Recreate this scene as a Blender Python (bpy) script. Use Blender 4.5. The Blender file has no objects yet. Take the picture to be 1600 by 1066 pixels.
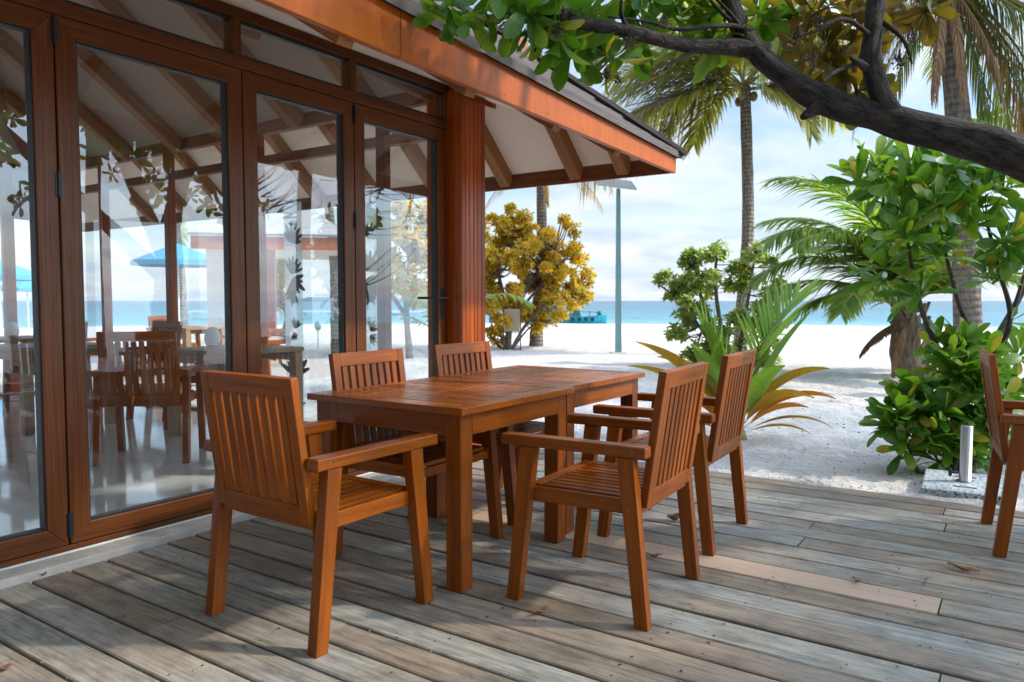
import bpy, bmesh, math, random
import numpy as np
from mathutils import Vector, Matrix, noise as mnoise
R = math.radians
sc = bpy.context.scene
col = sc.collection
random.seed(7)

# ------------------------------------------------------------------ camera, sky, sun, exposure
YAW = math.atan2(798, 1178); PIT = math.atan2(63, 1178); CAMZ = 1.17
cam_d = bpy.data.cameras.new("camera"); cam = bpy.data.objects.new("camera", cam_d); col.objects.link(cam)
cam.location = (0, 0, CAMZ)
cam.rotation_euler = (math.pi / 2 - PIT, 0, YAW)
cam_d.sensor_width = 36; cam_d.lens = 36 * 1178 / 1600.0
cam_d.clip_start = 0.05; cam_d.clip_end = 20000
cam_d.dof.use_dof = True; cam_d.dof.focus_distance = 3.1; cam_d.dof.aperture_fstop = 5.6
sc.camera = cam
SUN_EL, SUN_AZ = 40.0, 30.0       # azimuth counted from +X towards +Y
sun_v = Vector((math.cos(R(SUN_EL)) * math.cos(R(SUN_AZ)), math.cos(R(SUN_EL)) * math.sin(R(SUN_AZ)), math.sin(R(SUN_EL))))
sd = bpy.data.lights.new("sun", 'SUN'); sd.energy = 2.4; sd.angle = R(2.5); sd.color = (1.0, 0.90, 0.77)
so = bpy.data.objects.new("sun", sd); col.objects.link(so); so.location = (20, 12, 20)
so.rotation_euler = sun_v.to_track_quat('Z', 'Y').to_euler()
sc.view_settings.view_transform = 'Standard'; sc.view_settings.look = 'None'
sc.view_settings.exposure = 0.90; sc.view_settings.gamma = 1.0; sc.view_settings.use_curve_mapping = False
sc.cycles.use_denoising = True
sc.cycles.max_bounces = 10; sc.cycles.diffuse_bounces = 4; sc.cycles.glossy_bounces = 4
sc.cycles.transparent_max_bounces = 24; sc.cycles.transmission_bounces = 6
sc.cycles.sample_clamp_indirect = 6.0

wd = bpy.data.worlds.new("World"); sc.world = wd; wd.use_nodes = True
nt = wd.node_tree; nt.nodes.clear()
def N(t, kind, **kw):
    n = t.nodes.new(kind)
    for k, v in kw.items(): setattr(n, k, v)
    return n
wo = N(nt, 'ShaderNodeOutputWorld'); bg = N(nt, 'ShaderNodeBackground'); bg.inputs[1].default_value = 0.10
sky = N(nt, 'ShaderNodeTexSky', sky_type='NISHITA'); sky.sun_disc = False
sky.sun_elevation = R(SUN_EL); sky.sun_rotation = R(90 - SUN_AZ); sky.air_density = 1.0; sky.dust_density = 0.2; sky.ozone_density = 1.6
tc = N(nt, 'ShaderNodeTexCoord'); sep = N(nt, 'ShaderNodeSeparateXYZ'); nt.links.new(tc.outputs['Generated'], sep.inputs[0])
def M(t, op, a, b=None, clamp=False):
    n = N(t, 'ShaderNodeMath', operation=op); n.use_clamp = clamp
    for i, v in enumerate((a, b)):
        if v is None: continue
        if isinstance(v, (int, float)): n.inputs[i].default_value = v
        else: t.links.new(v, n.inputs[i])
    return n.outputs[0]
zz = M(nt, 'ADD', M(nt, 'MAXIMUM', sep.outputs[2], 0.0), 0.16)
cmb = N(nt, 'ShaderNodeCombineXYZ')
nt.links.new(M(nt, 'DIVIDE', sep.outputs[0], zz), cmb.inputs[0]); nt.links.new(M(nt, 'DIVIDE', sep.outputs[1], zz), cmb.inputs[1])
cl1 = N(nt, 'ShaderNodeTexNoise'); cl1.inputs['Scale'].default_value = 0.9; cl1.inputs['Detail'].default_value = 7; cl1.inputs['Roughness'].default_value = .56; cl1.inputs['Distortion'].default_value = .35
nt.links.new(cmb.outputs[0], cl1.inputs['Vector'])
cr = N(nt, 'ShaderNodeValToRGB'); cr.color_ramp.elements[0].position = .43; cr.color_ramp.elements[1].position = .60
cr.color_ramp.elements[0].color = (.22, .22, .22, 1); cr.color_ramp.elements[1].color = (1, 1, 1, 1)
nt.links.new(cl1.outputs[0], cr.inputs[0])
cl2 = N(nt, 'ShaderNodeTexNoise'); cl2.inputs['Scale'].default_value = 2.1; cl2.inputs['Detail'].default_value = 6
nt.links.new(cmb.outputs[0], cl2.inputs['Vector'])
cr2 = N(nt, 'ShaderNodeValToRGB'); cr2.color_ramp.elements[0].position = .35; cr2.color_ramp.elements[1].position = .7
cr2.color_ramp.elements[0].color = (3.6, 4.3, 5.4, 1); cr2.color_ramp.elements[1].color = (5.7, 5.9, 6.1, 1)
nt.links.new(cl2.outputs[0], cr2.inputs[0])
mx = N(nt, 'ShaderNodeMixRGB'); nt.links.new(M(nt, 'MAXIMUM', cr.outputs[0], M(nt, 'SUBTRACT', 1.0, M(nt, 'MULTIPLY', sep.outputs[2], 5.0), True)), mx.inputs[0]); nt.links.new(sky.outputs[0], mx.inputs[1]); nt.links.new(cr2.outputs[0], mx.inputs[2])
# the hazy sky is brighter round the sun and overhead
dt = N(nt, 'ShaderNodeVectorMath', operation='DOT_PRODUCT'); nt.links.new(tc.outputs['Generated'], dt.inputs[0]); dt.inputs[1].default_value = sun_v
gl_ = M(nt, 'MULTIPLY', M(nt, 'POWER', M(nt, 'MAXIMUM', dt.outputs['Value'], 0.0), 6.0), 7.0)
gl_ = M(nt, 'ADD', M(nt, 'ADD', gl_, 1.0), M(nt, 'MULTIPLY', M(nt, 'POWER', M(nt, 'MAXIMUM', sep.outputs[2], 0.0), 1.5), .8))
vs_ = N(nt, 'ShaderNodeVectorMath', operation='SCALE'); nt.links.new(mx.outputs[0], vs_.inputs[0]); nt.links.new(gl_, vs_.inputs['Scale'])
nt.links.new(vs_.outputs[0], bg.inputs[0]); nt.links.new(bg.outputs[0], wo.inputs[0])

# ------------------------------------------------------------------ geometry of the view, used to measure places
_fw = np.array([-math.sin(YAW) * math.cos(PIT), math.cos(YAW) * math.cos(PIT), -math.sin(PIT)])
_rt = np.array([math.cos(YAW), math.sin(YAW), 0.0]); _up = np.cross(_rt, _fw)
def at(x, y, D):
    d = (_fw * 1178 + _rt * (x - 800) + _up * (533 - y)) / 1178.0
    return Vector(d * D) + Vector((0, 0, CAMZ))
def gnd(x, y, z=0.0):
    d = _fw * 1178 + _rt * (x - 800) + _up * (533 - y)
    return Vector(d * ((z - CAMZ) / d[2])) + Vector((0, 0, CAMZ))

# ------------------------------------------------------------------ objects, parts, labels
def tag(o, label=None, cat=None, group=None, kind=None):
    for k, v in (('label', label), ('category', cat), ('group', group), ('kind', kind)):
        if v: o[k] = v
    return o
def thing(name, label, cat, loc=(0, 0, 0), rz=0.0, group=None):
    o = bpy.data.objects.new(name, None); col.objects.link(o); o.empty_display_size = .1
    o.location = loc; o.rotation_euler = (0, 0, rz)
    return tag(o, label, cat, group)
def copy_tree(o, parent=None):
    c = o.copy(); col.objects.link(c)
    if parent is not None: c.parent = parent
    for ch in o.children: copy_tree(ch, c)
    return c
class MB:
    """collects solids; each vertex carries its place along and across its own board (grain)"""
    def __init__(s): s.v = []; s.f = []; s.g = []
    def hexa(s, p, axis_len=None):
        b = len(s.v); p = [Vector(q) for q in p]
        L = ((p[4] + p[5] + p[6] + p[7]) / 4 - (p[0] + p[1] + p[2] + p[3]) / 4).length
        w = (p[1] - p[0]).length; t = (p[3] - p[0]).length
        o = Vector((random.uniform(0, 40), random.uniform(0, 40), random.uniform(0, 40)))
        g = [(0, 0, 0), (0, w, 0), (0, w, t), (0, 0, t)]
        g = g + [(L, q[1], q[2]) for q in g]
        s.v += p; s.g += [Vector(q) + o for q in g]
        s.f += [tuple(b + i for i in q) for q in ((0, 3, 2, 1), (4, 5, 6, 7), (0, 1, 5, 4), (1, 2, 6, 5), (2, 3, 7, 6), (3, 0, 4, 7))]
    def beam(s, p0, p1, w, t, up=(0, 0, 1)):
        """board from p0 to p1, w wide sideways, t thick along up"""
        p0, p1, up = Vector(p0), Vector(p1), Vector(up)
        d = (p1 - p0).normalized(); sd = d.cross(up).normalized() * (w / 2); u = sd.cross(d).normalized() * (t / 2)
        s.hexa([p0 - sd - u, p0 + sd - u, p0 + sd + u, p0 - sd + u, p1 - sd - u, p1 + sd - u, p1 + sd + u, p1 - sd + u])
    def box(s, x0, x1, y0, y1, z0, z1, ax='auto'):
        dx, dy, dz = x1 - x0, y1 - y0, z1 - z0
        if ax == 'auto': ax = 'xyz'[[dx, dy, dz].index(max(dx, dy, dz))]
        if ax == 'z': p = [(x0, y0, z0), (x1, y0, z0), (x1, y1, z0), (x0, y1, z0), (x0, y0, z1), (x1, y0, z1), (x1, y1, z1), (x0, y1, z1)]
        elif ax == 'x': p = [(x0, y0, z0), (x0, y1, z0), (x0, y1, z1), (x0, y0, z1), (x1, y0, z0), (x1, y1, z0), (x1, y1, z1), (x1, y0, z1)]
        else: p = [(x1, y0, z0), (x0, y0, z0), (x0, y0, z1), (x1, y0, z1), (x1, y1, z0), (x0, y1, z0), (x0, y1, z1), (x1, y1, z1)]
        s.hexa(p)
    def leg(s, c0, c1, w, d, w1=None, d1=None):
        """post between two horizontal sections"""
        w1 = w1 or w; d1 = d1 or d
        q = lambda c, w, d: [(c[0] - w / 2, c[1] - d / 2, c[2]), (c[0] + w / 2, c[1] - d / 2, c[2]), (c[0] + w / 2, c[1] + d / 2, c[2]), (c[0] - w / 2, c[1] + d / 2, c[2])]
        s.hexa(q(c0, w, d) + q(c1, w1, d1))
    def poly(s, pts, th, dirv=None):
        """flat polygon given a thickness along its normal"""
        pts = [Vector(p) for p in pts]; n = len(pts); b = len(s.v)
        nn = (pts[1] - pts[0]).cross(pts[2] - pts[0]).normalized() if dirv is None else Vector(dirv)
        o = Vector((random.uniform(0, 40),) * 3)
        s.v += pts + [p + nn * th for p in pts]; s.g += [p + o for p in pts] * 2
        s.f += [tuple(b + i for i in reversed(range(n))), tuple(b + n + i for i in range(n))]
        s.f += [(b + i, b + (i + 1) % n, b + n + (i + 1) % n, b + n + i) for i in range(n)]
    def tube(s, pts, rad, n=10, rough=0.0, cap=True):
        pts = [Vector(p) for p in pts]; b = len(s.v); m = len(pts)
        t0 = (pts[1] - pts[0]).normalized()
        ref = t0.orthogonal().normalized(); L = 0; o = Vector((random.uniform(0, 40),) * 3)
        for i, p in enumerate(pts):
            t = (pts[min(i + 1, m - 1)] - pts[max(i - 1, 0)]).normalized()
            ref = (ref - t * ref.dot(t)).normalized(); bi = t.cross(ref)
            r = rad[i] if hasattr(rad, '__len__') else rad
            if i: L += (p - pts[i - 1]).length
            for k in range(n):
                a = 2 * math.pi * k / n; dv = ref * math.cos(a) + bi * math.sin(a)
                rr = r * (1 + rough * mnoise.noise(p * 6 + dv * 1.3 + o)) if rough else r
                s.v.append(p + dv * rr); s.g.append(Vector((L, r * math.cos(a), r * math.sin(a))) + o)
        for i in range(m - 1):
            for k in range(n):
                a, c = b + i * n + k, b + i * n + (k + 1) % n
                s.f.append((a, c, c + n, a + n))
        if cap:
            s.f.append(tuple(b + k for k in reversed(range(n)))); s.f.append(tuple(b + (m - 1) * n + k for k in range(n)))
    def lathe(s, c, prof, n=24):
        b = len(s.v); c = Vector(c)
        for r, z in prof:
            for k in range(n):
                a = 2 * math.pi * k / n
                s.v.append(c + Vector((r * math.cos(a), r * math.sin(a), z))); s.g.append(s.v[-1].copy())
        for i in range(len(prof) - 1):
            for k in range(n):
                a, d = b + i * n + k, b + i * n + (k + 1) % n
                s.f.append((a, d, d + n, a + n))
        s.f.append(tuple(b + k for k in reversed(range(n)))); s.f.append(tuple(b + (len(prof) - 1) * n + k for k in range(n)))
    def blob(s, c, r, n=6):
        """small rounded lump"""
        c = Vector(c); rx, ry, rz = r if hasattr(r, '__len__') else (r, r, r); b = len(s.v); m = 4
        for i in range(1, m):
            th = math.pi * i / m
            for k in range(n):
                a = 2 * math.pi * k / n
                s.v.append(c + Vector((rx * math.sin(th) * math.cos(a), ry * math.sin(th) * math.sin(a), rz * math.cos(th)))); s.g.append(s.v[-1].copy())
        s.v += [c + Vector((0, 0, rz)), c - Vector((0, 0, rz))]; s.g += s.v[-2:]
        t, u = len(s.v) - 2, len(s.v) - 1
        for i in range(m - 2):
            for k in range(n): s.f.append((b + i * n + k, b + (i + 1) * n + k, b + (i + 1) * n + (k + 1) % n, b + i * n + (k + 1) % n))
        for k in range(n):
            s.f.append((t, b + k, b + (k + 1) % n)); s.f.append((u, b + (m - 2) * n + (k + 1) % n, b + (m - 2) * n + k))
    def build(s, name, mat, parent=None, bevel=0.0, smooth=False, fix=True, seg=2):
        me = bpy.data.meshes.new(name); me.from_pydata([tuple(v) for v in s.v], [], s.f)
        at_ = me.attributes.new('grain', 'FLOAT_VECTOR', 'POINT')
        at_.data.foreach_set('vector', np.array([tuple(g) for g in s.g], dtype=np.float32).ravel())
        if fix:
            bm = bmesh.new(); bm.from_mesh(me); bmesh.ops.recalc_face_normals(bm, faces=bm.faces); bm.to_mesh(me); bm.free()
        me.materials.append(mat)
        if smooth: me.polygons.foreach_set('use_smooth', [True] * len(me.polygons))
        o = bpy.data.objects.new(name, me); col.objects.link(o)
        if parent is not None: o.parent = parent
        if bevel:
            md = o.modifiers.new('bevel', 'BEVEL'); md.width = bevel; md.segments = seg; md.limit_method = 'ANGLE'; md.angle_limit = R(40); md.harden_normals = False
        return o
def mesh_obj(name, V, F, mat, parent=None, smooth=True):
    me = bpy.data.meshes.new(name); me.from_pydata([tuple(v) for v in V], [], F); me.materials.append(mat)
    if smooth: me.polygons.foreach_set('use_smooth', [True] * len(me.polygons))
    o = bpy.data.objects.new(name, me); col.objects.link(o)
    if parent is not None: o.parent = parent
    return o
def smoothline(pts, k=6):
    P = [Vector(p) for p in pts]; out = []
    for i in range(len(P) - 1):
        p0, p1, p2, p3 = P[max(i - 1, 0)], P[i], P[i + 1], P[min(i + 2, len(P) - 1)]
        for j in range(k):
            t = j / k
            out.append(.5 * ((2 * p1) + (p2 - p0) * t + (2 * p0 - 5 * p1 + 4 * p2 - p3) * t * t + (3 * p1 - p0 - 3 * p2 + p3) * t ** 3))
    return out + [P[-1]]
def lerps(a, n):
    return list(np.interp(np.linspace(0, len(a) - 1, n), range(len(a)), a))

# ------------------------------------------------------------------ materials
def newmat(name):
    m = bpy.data.materials.new(name); m.use_nodes = True; t = m.node_tree
    return m, t, t.nodes['Principled BSDF']
def mixc(t, f, a, b, blend='MIX'):
    n = N(t, 'ShaderNodeMixRGB', blend_type=blend)
    for i, v in enumerate((f, a, b)):
        if isinstance(v, (int, float)): n.inputs[i].default_value = v
        elif isinstance(v, tuple): n.inputs[i].default_value = v + ((1,) if len(v) == 3 else ())
        else: t.links.new(v, n.inputs[i])
    return n.outputs[0]
def noise(t, vec, scale, detail=4, rough=.55, dist=0.0):
    n = N(t, 'ShaderNodeTexNoise'); n.inputs['Scale'].default_value = scale; n.inputs['Detail'].default_value = detail
    n.inputs['Roughness'].default_value = rough; n.inputs['Distortion'].default_value = dist
    if vec is not None: t.links.new(vec, n.inputs['Vector'])
    return n.outputs[0]
def ramp(t, f, stops):
    n = N(t, 'ShaderNodeValToRGB'); e = n.color_ramp.elements
    while len(e) < len(stops): e.new(.5)
    for i, (p, c) in enumerate(stops):
        e[i].position = p; e[i].color = (c + (1,)) if isinstance(c, tuple) else (c, c, c, 1)
    t.links.new(f, n.inputs[0]); return n.outputs[0]
def mapping(t, vec, scale):
    n = N(t, 'ShaderNodeMapping'); n.inputs['Scale'].default_value = scale; t.links.new(vec, n.inputs['Vector']); return n.outputs[0]
def grainvec(t): return N(t, 'ShaderNodeAttribute', attribute_name='grain').outputs['Vector']
def objvec(t): return N(t, 'ShaderNodeTexCoord').outputs['Object']
def posvec(t): return N(t, 'ShaderNodeNewGeometry').outputs['Position']
def island(t): return N(t, 'ShaderNodeNewGeometry').outputs['Random Per Island']
def bump(t, p, h, strength, dist=.01):
    n = N(t, 'ShaderNodeBump'); n.inputs['Strength'].default_value = strength; n.inputs['Distance'].default_value = dist
    t.links.new(h, n.inputs['Height']); t.links.new(n.outputs[0], p.inputs['Normal'])
def wood(name, dark, light, rough=.4, scale=(2.2, 38, 38), var=.35, coat=0.0, bmp=.15, fine=.5):
    m, t, p = newmat(name); gv = grainvec(t)
    n1 = noise(t, mapping(t, gv, scale), 1.0, 6, .6, .6)
    n2 = noise(t, mapping(t, gv, (scale[0] * 6, scale[1] * 6, scale[2] * 6)), 1.0, 3, .6)
    f = M(t, 'ADD', M(t, 'MULTIPLY', n1, 1 - fine * .5), M(t, 'MULTIPLY', n2, fine * .5))
    c = ramp(t, f, [(.24, dark), (.74, light)])
    v = M(t, 'ADD', M(t, 'MULTIPLY', island(t), var), 1 - var / 2)
    cb = N(t, 'ShaderNodeCombineXYZ')
    for i in range(3): t.links.new(v, cb.inputs[i])
    c = mixc(t, 1.0, c, cb.outputs[0], 'MULTIPLY')
    t.links.new(c, p.inputs['Base Color'])
    blot = noise(t, gv, 9.0, 3)
    t.links.new(M(t, 'ADD', M(t, 'MULTIPLY', blot, .3), rough - .15), p.inputs['Roughness'])
    p.inputs['Specular IOR Level'].default_value = .24; p.inputs['Coat Weight'].default_value = coat; p.inputs['Coat Roughness'].default_value = .25
    bump(t, p, f, bmp, .004)
    return m
MT = {}
MT['teak'] = wood('teak', (.10, .0190, .0008), (.35, .086, .0024), .36, coat=.10, var=.5)
MT['tabletop'] = wood('tabletop_wood', (.17, .036, .003), (.40, .105, .009), .29, coat=.10, var=.5)
MT['frame'] = wood('door_frame_wood', (.035, .010, .003), (.20, .060, .014), .36, (1.6, 60, 60), var=.2, bmp=.1)
MT['column'] = wood('column_wood', (.10, .015, .0015), (.50, .098, .008), .34, (1.2, 40, 40), var=.9)
MT['rafter'] = wood('rafter_wood', (.15, .052, .015), (.42, .18, .058), .6, (1.2, 26, 26), var=.3)
MT['darkbeam'] = wood('dark_beam_wood', (.06, .019, .006), (.27, .090, .026), .6, (1.5, 22, 22), var=.3)
MT['oak'] = wood('pale_table_wood', (.25, .15, .08), (.42, .28, .17), .4, var=.25)
def paint(name, c, rough=.45, var=.12, sc_=3.0, metallic=0.0, bmp=0.0):
    m, t, p = newmat(name); ov = objvec(t)
    n = noise(t, ov, sc_, 5, .65)
    c2 = tuple(x * (1 - var) for x in c); c3 = tuple(min(1, x * (1 + var)) for x in c)
    t.links.new(ramp(t, n, [(.3, c2), (.7, c3)]), p.inputs['Base Color'])
    t.links.new(M(t, 'ADD', M(t, 'MULTIPLY', noise(t, ov, sc_ * 4, 3), .2), rough - .1), p.inputs['Roughness'])
    p.inputs['Metallic'].default_value = metallic
    if bmp: bump(t, p, noise(t, ov, sc_ * 14, 4), bmp, .005)
    return m
def m_fascia():
    m, t, p = newmat('orange_paint'); gv = grainvec(t)
    a = noise(t, mapping(t, gv, (.7, 5, 5)), 1.0, 5, .6); b = noise(t, mapping(t, gv, (26, 1.5, 1.5)), 1.0, 4, .6); sp = noise(t, gv, 55, 2)
    c = ramp(t, a, [(.3, (.37, .076, .005)), (.7, (.49, .115, .008))])
    c = mixc(t, .35, c, ramp(t, b, [(.35, .62), (.6, 1.06)]), 'MULTIPLY')
    c = mixc(t, ramp(t, sp, [(.72, 0.0), (.76, .7)]), c, (.16, .05, .02))
    t.links.new(c, p.inputs['Base Color']); t.links.new(M(t, 'ADD', M(t, 'MULTIPLY', a, .25), .28), p.inputs['Roughness'])
    p.inputs['Specular IOR Level'].default_value = .2; bump(t, p, b, .12, .004); return m
MT['fascia'] = m_fascia()
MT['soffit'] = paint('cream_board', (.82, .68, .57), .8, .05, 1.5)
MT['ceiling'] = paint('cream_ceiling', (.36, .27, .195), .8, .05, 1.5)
MT['black'] = paint('black_metal', (.02, .02, .022), .35, .1, 8)
MT['brass'] = paint('aged_brass', (.22, .12, .05), .45, .2, 30, .6)
MT['steel'] = paint('brushed_steel', (.40, .40, .385), .34, .06, 8, 1.0)
MT['gasket'] = paint('rubber', (.015, .016, .018), .5)
MT['concrete'] = paint('concrete', (.46, .42, .37), .75, .2, 9, bmp=.15)
MT['floor'] = paint('polished_concrete', (.80, .85, .83), .14, .14, 1.2)
MT['floor'].node_tree.nodes['Principled BSDF'].inputs['Coat Weight'].default_value = .8; MT['floor'].node_tree.nodes['Principled BSDF'].inputs['Coat Roughness'].default_value = .05
MT['panel'] = paint('pale_panel', (.42, .47, .47), .5)
MT['wall'] = paint('wall_paint', (.55, .45, .36), .8)
MT['post'] = paint('blue_grey_metal', (.16, .30, .31), .4, .12, 6)
MT['white'] = paint('white_shade', (.78, .77, .74), .5)
MT['blue'] = paint('blue_canvas', (.03, .26, .44), .8)
MT['cushion'] = paint('cream_cushion', (.66, .58, .46), .9)
MT['boat'] = paint('teal_paint', (.02, .27, .33), .4, .2, 2)
MT['boatdark'] = paint('dark_teal', (.012, .10, .13), .5, .2, 2)
MT['tan'] = paint('tan_panel', (.38, .30, .21), .7)
MT['seed'] = paint('dry_seed', (.055, .035, .022), .8, .4, 30)
MT['dead'] = paint('dry_leaf', (.24, .11, .05), .8, .35, 30)
MT['crumb'] = paint('crumb', (.33, .20, .11), .8, .5, 40)
MT['coco'] = paint('coconut', (.16, .115, .04), .5, .3, 6)
MT['island'] = paint('far_forest', (.05, .12, .12), .9)
MT['roof2'] = paint('grey_roof', (.32, .31, .29), .8)
MT['palewall'] = paint('white_wash', (.72, .72, .70), .8, .08)

def m_glass():
    m, t, p = newmat('window_glass'); t.nodes.remove(p); out = t.nodes['Material Output']
    fr = N(t, 'ShaderNodeFresnel'); fr.inputs['IOR'].default_value = 1.6
    tr = N(t, 'ShaderNodeBsdfTransparent'); tr.inputs[0].default_value = (.975, .99, .99, 1)
    gl = N(t, 'ShaderNodeBsdfGlossy'); gl.inputs['Roughness'].default_value = 0.0; gl.inputs[0].default_value = (.93, .97, 1, 1)
    mx_ = N(t, 'ShaderNodeMixShader'); t.links.new(M(t, 'MULTIPLY', M(t, 'MULTIPLY', fr.outputs[0], 1.7, True), M(t, 'SUBTRACT', 1.0, N(t, 'ShaderNodeNewGeometry').outputs['Backfacing'])), mx_.inputs[0])
    t.links.new(tr.outputs[0], mx_.inputs[1]); t.links.new(gl.outputs[0], mx_.inputs[2])
    df = N(t, 'ShaderNodeBsdfDiffuse'); df.inputs[0].default_value = (.7, .72, .72, 1)
    ov = objvec(t); d1 = noise(t, mapping(t, ov, (3, 3, 1.2)), 4, 6, .7)
    d2 = noise(t, ov, 160, 2)
    dm = M(t, 'MULTIPLY', ramp(t, d1, [(.45, 0.002), (.78, .06)]), ramp(t, d2, [(.35, .3), (.7, 1.0)]))
    mx2 = N(t, 'ShaderNodeMixShader'); t.links.new(dm, mx2.inputs[0]); t.links.new(mx_.outputs[0], mx2.inputs[1]); t.links.new(df.outputs[0], mx2.inputs[2])
    t.links.new(mx2.outputs[0], out.inputs[0]); return m
MT['glass'] = m_glass()
def m_frost():
    m, t, p = newmat('frosted_film'); t.nodes.remove(p); out = t.nodes['Material Output']
    tr = N(t, 'ShaderNodeBsdfTransparent'); df = N(t, 'ShaderNodeBsdfTranslucent'); df.inputs[0].default_value = (.62, .72, .74, 1)
    mx_ = N(t, 'ShaderNodeMixShader'); mx_.inputs[0].default_value = .45
    t.links.new(tr.outputs[0], mx_.inputs[1]); t.links.new(df.outputs[0], mx_.inputs[2]); t.links.new(mx_.outputs[0], out.inputs[0]); return m
MT['frost'] = m_frost()
MT['decal'] = paint('dark_decal', (.10, .12, .10), .6, .4, 20)

def leafmat(name, stops, trans=.35, rough=.38, spec=.5):
    m, t, p = newmat(name); out = t.nodes['Material Output']
    c = ramp(t, island(t), stops)
    n = noise(t, posvec(t), 30, 3)
    c = mixc(t, .35, c, ramp(t, n, [(.3, .55), (.75, 1.25)]), 'MULTIPLY')
    t.links.new(c, p.inputs['Base Color']); p.inputs['Roughness'].default_value = rough; p.inputs['Specular IOR Level'].default_value = spec
    tl = N(t, 'ShaderNodeBsdfTranslucent'); t.links.new(mixc(t, 1.0, c, (1.5, 1.35, .5), 'MULTIPLY'), tl.inputs[0])
    mx_ = N(t, 'ShaderNodeMixShader'); mx_.inputs[0].default_value = trans
    t.links.new(p.outputs[0], mx_.inputs[1]); t.links.new(tl.outputs[0], mx_.inputs[2]); t.links.new(mx_.outputs[0], out.inputs[0]); return m
MT['lf_tree'] = leafmat('tree_leaf', [(0, (.05, .15, .012)), (.5, (.10, .24, .022)), (.85, (.17, .29, .028)), (1, (.36, .30, .03))], .55)
MT['lf_shade'] = leafmat('shade_leaf', [(0, (.02, .05, .008)), (1, (.06, .11, .02))], .08, .6, .2)
MT['lf_olive'] = leafmat('olive_leaf', [(0, (.07, .085, .016)), (.5, (.15, .12, .02)), (1, (.30, .19, .03))])
MT['lf_bush'] = leafmat('glossy_leaf', [(0, (.05, .16, .02)), (.55, (.115, .27, .032)), (.88, (.19, .32, .04)), (1, (.42, .36, .04))], .42, .3)
MT['lf_shrub'] = leafmat('shrub_leaf', [(0, (.15, .25, .055)), (.6, (.26, .37, .08)), (1, (.38, .42, .12))], .5, .5)
MT['lf_gold'] = leafmat('golden_leaf', [(0, (.17, .24, .045)), (.3, (.46, .38, .045)), (.7, (.68, .46, .05)), (1, (.80, .46, .05))], .55, .6)
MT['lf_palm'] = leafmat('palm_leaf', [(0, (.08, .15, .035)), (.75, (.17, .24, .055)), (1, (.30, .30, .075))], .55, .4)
MT['lf_palma'] = leafmat('yellow_green_palm_leaf', [(0, (.15, .20, .05)), (.6, (.28, .30, .075)), (1, (.42, .36, .10))], .55, .4)  # lighter yellow-green leaf of the tall palm
MT['lf_palmy'] = leafmat('yellowing_palm_leaf', [(0, (.26, .22, .045)), (.5, (.42, .31, .06)), (1, (.50, .32, .09))], .5, .5)
MT['rib'] = leafmat('leaf_rib', [(0, (.20, .19, .05)), (1, (.30, .26, .08))], .1, .5)
MT['lf_palmg'] = leafmat('young_palm_leaf', [(0, (.10, .22, .05)), (.6, (.20, .34, .07)), (1, (.36, .42, .10))], .5, .38)
MT['lf_dead'] = leafmat('dead_frond', [(0, (.16, .09, .05)), (.5, (.30, .18, .11)), (1, (.42, .27, .17))], .2, .7, .2)
MT['lf_seedg'] = leafmat('seedling_green', [(0, (.09, .24, .03)), (1, (.20, .33, .04))], .4, .38)
MT['lf_seedy'] = leafmat('seedling_yellow', [(0, (.30, .22, .02)), (1, (.45, .26, .03))], .4, .4)
MT['lf_seedo'] = leafmat('seedling_orange', [(0, (.42, .13, .02)), (1, (.55, .22, .03))], .4, .45)

def barkmat(name, a, b, ring=0.0, sc_=(6, 40, 40), bm_=.8, bd=.02):
    m, t, p = newmat(name); gv = grainvec(t)
    n = noise(t, mapping(t, gv, sc_), 1.0, 6, .65, .4)
    c = ramp(t, n, [(.38, a), (.68, b)]); h = n
    if ring:
        w = N(t, 'ShaderNodeTexWave', wave_type='BANDS', bands_direction='X'); w.inputs['Scale'].default_value = ring; w.inputs['Distortion'].default_value = 2.5; w.inputs['Detail'].default_value = 2
        t.links.new(gv, w.inputs['Vector'])
        c = mixc(t, .55, c, ramp(t, w.outputs[0], [(0, .35), (.5, 1.0)]), 'MULTIPLY'); h = M(t, 'ADD', n, w.outputs[0])
    t.links.new(c, p.inputs['Base Color']); p.inputs['Roughness'].default_value = .9
    bump(t, p, h, bm_, bd); return m
MT['bark'] = barkmat('dark_bark', (.004, .0035, .003), (.082, .060, .047), 0, (11, 30, 30), 1.0, .08)
MT['twig'] = barkmat('twig_bark', (.035, .026, .02), (.12, .09, .07), 0)
MT['greytwig'] = barkmat('pale_twig', (.10, .085, .07), (.24, .20, .17), 0)
MT['palmbark'] = barkmat('palm_bark', (.10, .080, .062), (.28, .235, .19), 3.2, (5, 22, 22), .8)
MT['boot'] = barkmat('palm_boots', (.10, .070, .048), (.30, .22, .16), 0, (3, 22, 22), 1.0)

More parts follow.
